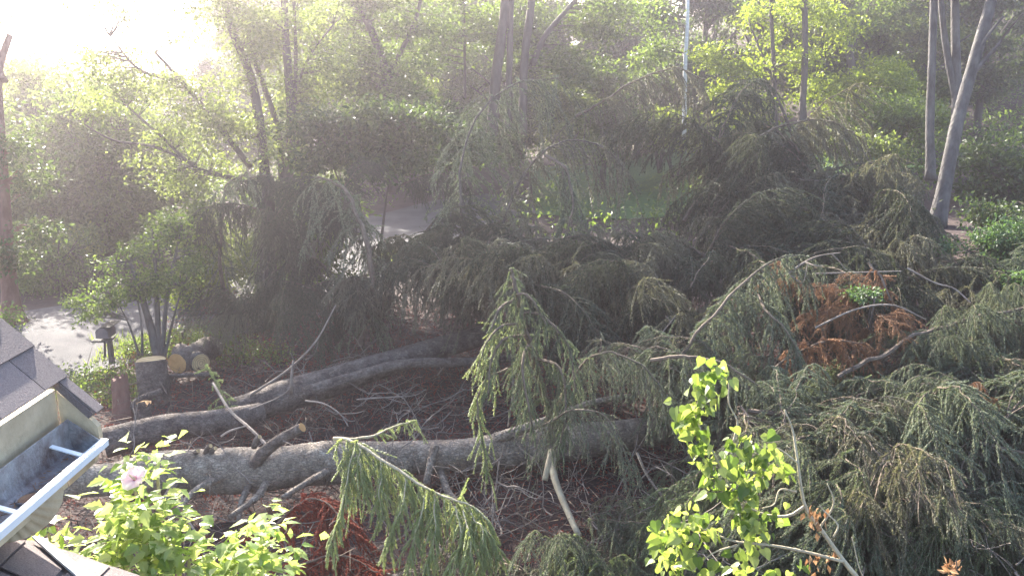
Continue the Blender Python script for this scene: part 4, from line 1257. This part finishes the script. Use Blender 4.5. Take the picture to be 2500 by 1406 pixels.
# backdrop trees (copies)
def proto_tree(seed, h, leafm, r, name='deciduous_tree'):
    global rng
    rng = np.random.default_rng(seed)
    t = thing(name, '', 'tree', (0, 0, 0))
    S = [([np.zeros(3), np.array([.1, 0, h * .5]), np.array([rng.uniform(-.5, .5), rng.uniform(-.5, .5), h * .92])], .22, .05)]
    for k in range(5):
        z0 = h * rng.uniform(.25, .6)
        an = rng.uniform(0, 2 * pi)
        S.append(([np.array([.05, 0, z0]), np.array([cos(an) * r * .4, sin(an) * r * .4, z0 + h * .14]), np.array([cos(an) * r * .75, sin(an) * r * .75, z0 + h * .22])], .09, .03))
    bl = []
    for k in range(9):
        an, q = rng.uniform(0, 2 * pi), rng.uniform(0, .65) * r
        zc = h * rng.uniform(.28, .9)
        rr = r * rng.uniform(.35, .6) * (1.1 - .5 * abs(zc / h - .55))
        bl.append((np.array([cos(an) * q, sin(an) * q, zc]), np.array([rr, rr, rr * .75])))
    return broadleaf_world(t, S, bl, 620, 20, .32, .28, leafm)
PT = [proto_tree(201, 11, 'leaf', 3.6), proto_tree(202, 12, 'leaf_dark', 3.4), proto_tree(203, 9.5, 'leaf_pale', 3.3), proto_tree(204, 13, 'leaf_dark', 3.8)]
rng = np.random.default_rng(77)
first = set()
def plant(i, px, dist, sc, label, group):
    d = ray(px, 200)
    x, y = d[0] / d[1] * dist, dist
    loc = (x, y, float(hgt(x, y)) - .1)
    rz = rng.uniform(0, 2 * pi)
    if i not in first:
        first.add(i)
        o = PT[i]
        o.location, o.rotation_euler, o.scale = loc, (0, 0, rz), (sc, sc, sc)
        o['label'], o['group'] = label, group
    else:
        copy_thing(PT[i], loc, rz, sc, label, group)
L1 = 'hazy leafy tree in the far valley wood under the white sky'
for k, px in enumerate(np.linspace(-120, 640, 13)):
    plant(int(rng.integers(3)), px, rng.uniform(66, 84), rng.uniform(.82, .98), L1, 'far trees under the sky')
L2 = 'leafy wood tree behind the centre trunks'
for k, px in enumerate(np.linspace(620, 1500, 14)):
    plant(int(rng.integers(3)), px + rng.uniform(-30, 30), rng.uniform(42, 54), rng.uniform(.7, .88) + (.32 if px < 1250 else 0), L2, 'wood trees behind the centre')
L3 = 'dark wood tree on the rising slope at the right'
for k, px in enumerate(np.linspace(1480, 2620, 15)):
    plant(1 if rng.random() < .6 else 3, px + rng.uniform(-30, 30), rng.uniform(50, 68), rng.uniform(.8, 1.1), L3, 'wood trees on the right slope')
for k, px in enumerate([1560, 1720, 1850, 2010, 2140, 2260, 2400, 2520]):
    plant([0, 1, 2, 1, 0, 2, 1, 3][k], px, rng.uniform(36, 46), rng.uniform(.7, .95), L3, 'wood trees on the right slope')
for k, px in enumerate([720, 860, 1000, 1120, 1250, 1380, 1480]):
    plant(k % 3, px, rng.uniform(34, 38), rng.uniform(.5, .66), L2, 'wood trees behind the centre')
L4 = 'leafy tree in the middle distance of the left hand hedge row'
for k, px in enumerate(np.linspace(-60, 640, 8)):
    plant(int(rng.integers(3)), px, rng.uniform(36, 46), rng.uniform(.42, .55), L4, 'hedge row trees on the left')

pts = np.array([on_ground(rng.uniform(a_, b_), rng.uniform(c_, d_)) for a_, c_, b_, d_ in [(170, 915, 340, 1000), (400, 815, 580, 872), (310, 850, 420, 885), (520, 850, 700, 900)] for _ in range(110)])
f = Acc()
f.add(*leafcloud(pts + np.column_stack([np.zeros((len(pts), 2)), rng.uniform(.03, .22, len(pts))]), 16, .10, .065))
struct(f.build('ground_cover', M['leaf'], None), 'stuff')
N = 5200
yy = 24 + 52 * rng.random(N) ** .8
xx = yy * rng.uniform(-.72, .72, N)
ok = ~((np.abs(xx - lc[0]) < 8.5) & (np.abs(yy - lc[1]) < 6.5))
rd = spline([on_ground(*q) for q in [(-300, 900), (60, 845), (220, 800), (450, 765), (640, 715), (800, 640), (960, 570), (1100, 530), (1300, 490)]], 80)
dr = np.min(np.hypot(xx[:, None] - rd[None, :, 0], yy[:, None] - rd[None, :, 1]), 1)
ok &= dr > 3.0
xx, yy = xx[ok], yy[ok]
C = np.column_stack([xx, yy, hgt(xx, yy) + rng.random(len(xx)) ** 1.5 * 1.5])
f = Acc()
f.add(*leafcloud(C, 26, .30, .17))
struct(f.build('undergrowth', M['leaf'], None), 'stuff', 'leafy undergrowth covering the ground of the wood')
# ------------------------------------------------------------------ mailbox, fence posts
mp = P(268, 880, 15.6)
mb = thing('mailbox', 'dark rounded mailbox with a side tray on a short wooden post by the road', 'mailbox', mp)
a = Acc()
a.add(*tube([P(274, 888, 15.6), P(268, 838, 15.6), P(266, 825, 15.6)], .055, .05, seg=8))
a.build('post', M['bark_dark'], mb)
a = Acc()
a.add(*tube([P(256, 872, 15.65), P(256, 828, 15.65)], .02, .02, seg=6))
a.build('brace', M['bark_dark'], mb)
c = P(255, 828, 15.6)
a = Acc()
a.add(*box(c + np.array([-.17, -.14, -.02]), c + np.array([.13, .14, .015])))
a.build('tray', M['bark_grey'], mb)
c = P(262, 818, 15.6)
a = Acc()
pr = [(-.11, 0), (.11, 0), (.11, .10)] + [(.11 * cos(t), .10 + .09 * sin(t)) for t in np.linspace(.2, pi - .2, 7)] + [(-.11, .10)]
a.add(*slab([c + np.array([x, -.2, z]) for x, z in pr], (0, .30, 0)))
M['mbox'] = mat("dark_mailbox_paint", (.10, .085, .09), (.16, .13, .14), 8, .6)
a.build('box', M['mbox'], mb)
a = Acc()
a.add(*box(c + np.array([-.02, -.22, .19]), c + np.array([.16, .24, .205])))
a.build('lid', M['bark_grey'], mb)
def post(label, bx, by, ty, D, r, matl='bark_dark'):
    b = P(bx, by, D)
    t = thing('fence_post', label, 'fence post', b)
    a = Acc()
    a.add(*tube([b - Zv * .1, b + Zv * .3, P(bx + 1, ty, D)], r, r * .9, seg=7, jit=.08))
    a.build('post_shaft', M[matl], t)
post('thin dark post in the lit ground cover behind the cut logs', 449, 848, 806, 17.0, .028)
post('thin dark post at the left end of the lawn', 1466, 447, 415, 38, .05)
post('thin dark post at the far side of the lawn', 1642, 440, 405, 40, .05)

# ------------------------------------------------------------------ hibiscus by the house
def lobeds(C, per, sig, ls, T, zup=1.0, droop=.4):
    n = len(C)
    i = np.repeat(np.arange(n), rng.poisson(per, n))
    m = len(i)
    off = rng.normal(0, 1, (m, 3)) * sig
    X_ = norm(np.column_stack([off[:, :2] + rng.normal(0, sig, (m, 2)), rng.normal(-.2 * sig, sig * .6, m)]))
    Z = norm(rng.normal(0, .55, (m, 3)) + np.array([-.25, .1, zup]))
    return inst(T[0], T[1], C[i] + off, X_, Z, ls * rng.uniform(.55, 1.2, m))
hb = thing('hibiscus_shrub', 'sunlit hibiscus bush with lobed leaves beside the lower roof', 'shrub', (-1.6, 3.35, 0))
hroot = np.array([-1.7, 3.3, 0.0])
tips = [(330, 1150, 3.25), (385, 1140, 3.3), (300, 1230, 3.2), (350, 1260, 3.2), (420, 1275, 3.15), (260, 1330, 3.2), (300, 1360, 3.1), (460, 1370, 3.1), (380, 1400, 3.0), (540, 1360, 3.2), (640, 1290, 3.4), (600, 1340, 3.3), (650, 1390, 3.2), (120, 1310, 3.1), (180, 1345, 3.1)]
C = []
a = Acc()
for q in tips:
    e = P(*q)
    b = hroot + np.array([rng.uniform(-.25, .35), rng.uniform(-.2, .2), 0])
    if q[0] < 200:
        b = b + np.array([-.3, .15, 0])
    pl = spline([b, b * .45 + e * .55 + np.array([rng.normal(0, .05), 0, .1]), e * .97 + b * .03 + np.array([0, 0, -.02]), e], 14)
    a.add(*tube(pl, .012, .0035, seg=6))
    k = 4 if q[0] in (330, 385, 120, 180) else 7
    C.append(pl[-k:][::1] + rng.normal(0, .012, (k, 3)))
a.build('stems', M['bark_pale'], hb)
C1 = np.concatenate(C)
f = Acc()
f.add(*lobeds(C1, 7, .045, .062, LOBED))
low = np.concatenate([np.column_stack([P(x, y, 3.05)[None]]) for x, y in [(300, 1330), (350, 1350), (400, 1345), (330, 1390), (430, 1400), (480, 1390), (530, 1395), (580, 1385), (620, 1360), (380, 1310), (310, 1290), (350, 1230), (320, 1240), (640, 1330), (600, 1400), (450, 1340), (560, 1420), (660, 1400)]])
low = np.repeat(low, 3, 0) + rng.normal(0, .035, (len(low) * 3, 3))
f.add(*lobeds(low, 11, .055, .060, LOBED))
f.build('leaves', M['leaf_hib'], hb)
def flower(px, py, D):
    c = P(px, py, D)
    a = Acc()
    axis = norm(np.array([-.25, -.55, .75]))
    u = norm(np.cross(axis, [0, 0, 1.0]))
    v = np.cross(axis, u)
    for k in range(5):
        an = 2 * pi * k / 5 + .3
        d = cos(an) * u + sin(an) * v
        e = np.cross(axis, d)
        n1, n2 = 6, 6
        V = []
        for i in range(n1 + 1):
            r = i / n1
            for j in range(n2 + 1):
                w_ = (j / n2 - .5) * 2
                wid = .030 * sin(pi * min(1, .15 + .75 * r))
                V.append(c + d * (.046 * r) + e * w_ * wid + axis * (.030 * r ** .6 - .010 * r * r + .005 * sin(w_ * 5 + k) * r))
        V = np.array(V)
        Q = [(i * (n2 + 1) + j, i * (n2 + 1) + j + 1, (i + 1) * (n2 + 1) + j + 1, (i + 1) * (n2 + 1) + j) for i in range(n1) for j in range(n2)]
        a.add(V, np.array(Q))
    fl = a.build('flower', M['petal'], hb, True)
    s_ = Acc()
    s_.add(*tube(spline([c, c + axis * .02, c + axis * .042], 6), .006, .003, seg=6))
    s_.build('stamen', M['cream'], fl)
    h_ = Acc()
    h_.add(*tube([c + axis * .003, c + axis * .009], .012, .016, seg=10))
    h_.build('flower_heart', M['petal_heart'], fl)
flower(333, 1172, 3.05)
for (x, y) in ((354, 1118), (368, 1138), (108, 1300), (640, 1285), (350, 1190)):
    c = P(x, y, 3.22)
    a = Acc()
    a.add(*tube([c - Zv * .013, c - Zv * .006, c + Zv * .004, c + Zv * .012], 0, 0, seg=8, radii=[.004, .010, .010, .003]))
    a.build('bud', M['bud'], hb, True)

# ------------------------------------------------------------------ heart-leaved shrub at lower right
vs = thing('heart_leaved_shrub', 'bright heart-leaved shrub with bare pale stems at the lower right', 'shrub', (1.9, 3.9, 0))
D0 = 4.2
st = [([(2180, 1500, 4.1), (2085, 1400, 4.1), (2010, 1300, 4.15), (1965, 1235, 4.2), (1948, 1130, 4.2), (1935, 1050, 4.25), (1915, 1000, 4.25)], .013, .004),
      ([(1965, 1235, 4.2), (1920, 1260, 4.2), (1850, 1250, 4.2), (1790, 1200, 4.2), (1745, 1110, 4.25), (1700, 1020, 4.3), (1720, 940, 4.3), (1765, 885, 4.3)], .008, .003),
      ([(2060, 1370, 4.1), (1960, 1345, 4.15), (1880, 1330, 4.15), (1790, 1320, 4.2), (1700, 1285, 4.25), (1640, 1270, 4.25)], .008, .003),
      ([(1948, 1130, 4.2), (1900, 1095, 4.2), (1860, 1090, 4.2)], .005, .002), ([(1945, 1200, 4.2), (1905, 1195, 4.2), (1890, 1230, 4.2), (1860, 1240, 4.2)], .005, .002),
      ([(1800, 1330, 4.2), (1740, 1350, 4.2), (1690, 1395, 4.2)], .005, .002), ([(2000, 1290, 4.15), (2035, 1230, 4.1), (2020, 1180, 4.1)], .006, .002), ([(2035, 1310, 4.1), (2045, 1280, 4.1), (2010, 1245, 4.1), (2000, 1230, 4.1)], .005, .002),
      ([(1790, 1080, 4.6), (1800, 1030, 4.6), (1780, 985, 4.6), (1780, 930, 4.6)], .006, .003), ([(2130, 1450, 4.0), (2100, 1390, 4.0), (2080, 1310, 4.0)], .004, .002)]
a = Acc()
for px, r0, r1 in st:
    a.add(*tube(spline([P(*q) for q in px], 22), r0, r1, seg=6, jit=.08))
root = spline([np.array([2.0, 3.9, 0]), np.array([1.95, 3.9, 1.6]), P(2180, 1500, 4.1)], 12)
a.add(*tube(root, .022, .014, seg=7))
sm = a.build('stems', M['bark_pale'], vs, True)
lc_ = [(1760, 895), (1735, 900), (1775, 915), (1710, 925), (1750, 935), (1700, 960), (1735, 965), (1680, 985), (1670, 1010), (1700, 1010), (1730, 1000), (1665, 1040), (1690, 1050), (1720, 1060), (1690, 1085), (1725, 1100), (1715, 1130), (1750, 1130), (1745, 1165), (1770, 1190), (1745, 1200), (1790, 1160),
       (1790, 1090), (1815, 1095), (1840, 1110), (1870, 1100), (1885, 1095), (1820, 1130), (1850, 1150), (1880, 1140), (1900, 1140), (1810, 1180), (1840, 1190), (1800, 1220), (1830, 1225), (1795, 1245), (1830, 1260), (1860, 1265), (1900, 1250), (1840, 1290), (1810, 1280), (1850, 1310), (1820, 1330),
       (1630, 1270), (1610, 1290), (1650, 1290), (1680, 1270), (1700, 1260), (1715, 1280), (1640, 1320), (1680, 1310), (1700, 1330), (1620, 1330), (1650, 1350), (1690, 1370), (1650, 1390), (1720, 1390), (1760, 1400), (1800, 1390), (1860, 1390), (1620, 1380), (1950, 1410), (1740, 1290)]
C = np.array([P(x, y, 4.2 + rng.uniform(-.12, .12)) for x, y in lc_])
f = Acc()
n = len(C)
i = np.repeat(np.arange(n), rng.integers(7, 11, n))
m = len(i)
pos = C[i] + rng.normal(0, .032, (m, 3))
X_ = norm(np.column_stack([rng.normal(0, .6, (m, 2)), rng.uniform(-1.3, -.1, m)]))
Z_ = norm(np.column_stack([rng.normal(-.2, .6, m), rng.normal(-.3, .6, m), rng.uniform(.2, 1.2, m)]))
f.add(*inst(HEART[0], HEART[1], pos, X_, Z_, .063 * rng.uniform(.45, 1.2, m)))
f.build('leaves', M['leaf_fresh'], vs)
f = Acc()
dc = np.array([P(x, y, 4.12) for x, y in [(1990, 1260), (2005, 1290), (1985, 1360), (2015, 1250), (2030, 1350), (1975, 1240), (1980, 1380)]])
i = np.repeat(np.arange(len(dc)), 5)
m = len(i)
f.add(*inst(RHOMB[0], RHOMB[1], dc[i] + rng.normal(0, .02, (m, 3)), norm(np.column_stack([rng.normal(0, .4, (m, 2)), -np.ones(m)])), norm(rng.normal(size=(m, 3))), .045))
f.build('dry_leaves', M['leaf_dry'], vs)
wl = thing('dry_leaf_sprig', 'orange dry leaf sprig poking up at the bottom right corner', 'plant', (P(2330, 1450, 3.6)[0], P(2330, 1450, 3.6)[1], 0))
a = Acc()
b = P(2330, 1450, 3.6)
a.add(*tube(spline([np.array([b[0], b[1], 0]), b * .5 + np.array([b[0], b[1], 0]) * .5, b, P(2322, 1380, 3.6)], 12), .006, .002, seg=5))
a.build('stem', M['bark_limb'], wl)
f = Acc()
dc = np.array([P(x, y, 3.6) for x, y in [(2322, 1378), (2312, 1392), (2335, 1398), (2320, 1405)]])
i = np.repeat(np.arange(len(dc)), 4)
m = len(i)
f.add(*inst(RHOMB[0], RHOMB[1], dc[i] + rng.normal(0, .012, (m, 3)), norm(rng.normal(size=(m, 3)) + np.array([0, 0, .6])), norm(rng.normal(size=(m, 3))), .042))
f.build('leaves', M['leaf_dry'], wl)

# ------------------------------------------------------------------ haze, added to give the lens flare veil
hm = bpy.data.materials.new("flare_haze")
hm.use_nodes = True
nt = hm.node_tree
nt.nodes.clear()
ov = nt.nodes.new("ShaderNodeOutputMaterial")
pv = nt.nodes.new("ShaderNodeVolumePrincipled")
pv.inputs["Color"].default_value = (.97, .88, 1.0, 1)  # violet tint put in to echo the flare cast
pv.inputs["Density"].default_value = HAZE_DENSITY
pv.inputs["Anisotropy"].default_value = HAZE_G
nt.links.new(pv.outputs[0], ov.inputs["Volume"])
a = Acc()
a.add(*box((-185, -35, -7.5), (185, 325, 25)))
hz = a.build('haze', hm, None)
struct(hz, 'stuff', 'pale violet haze standing in for the lens flare veil over the whole scene')

for o in bpy.data.objects:
    if '_o' in o:
        del o['_o']
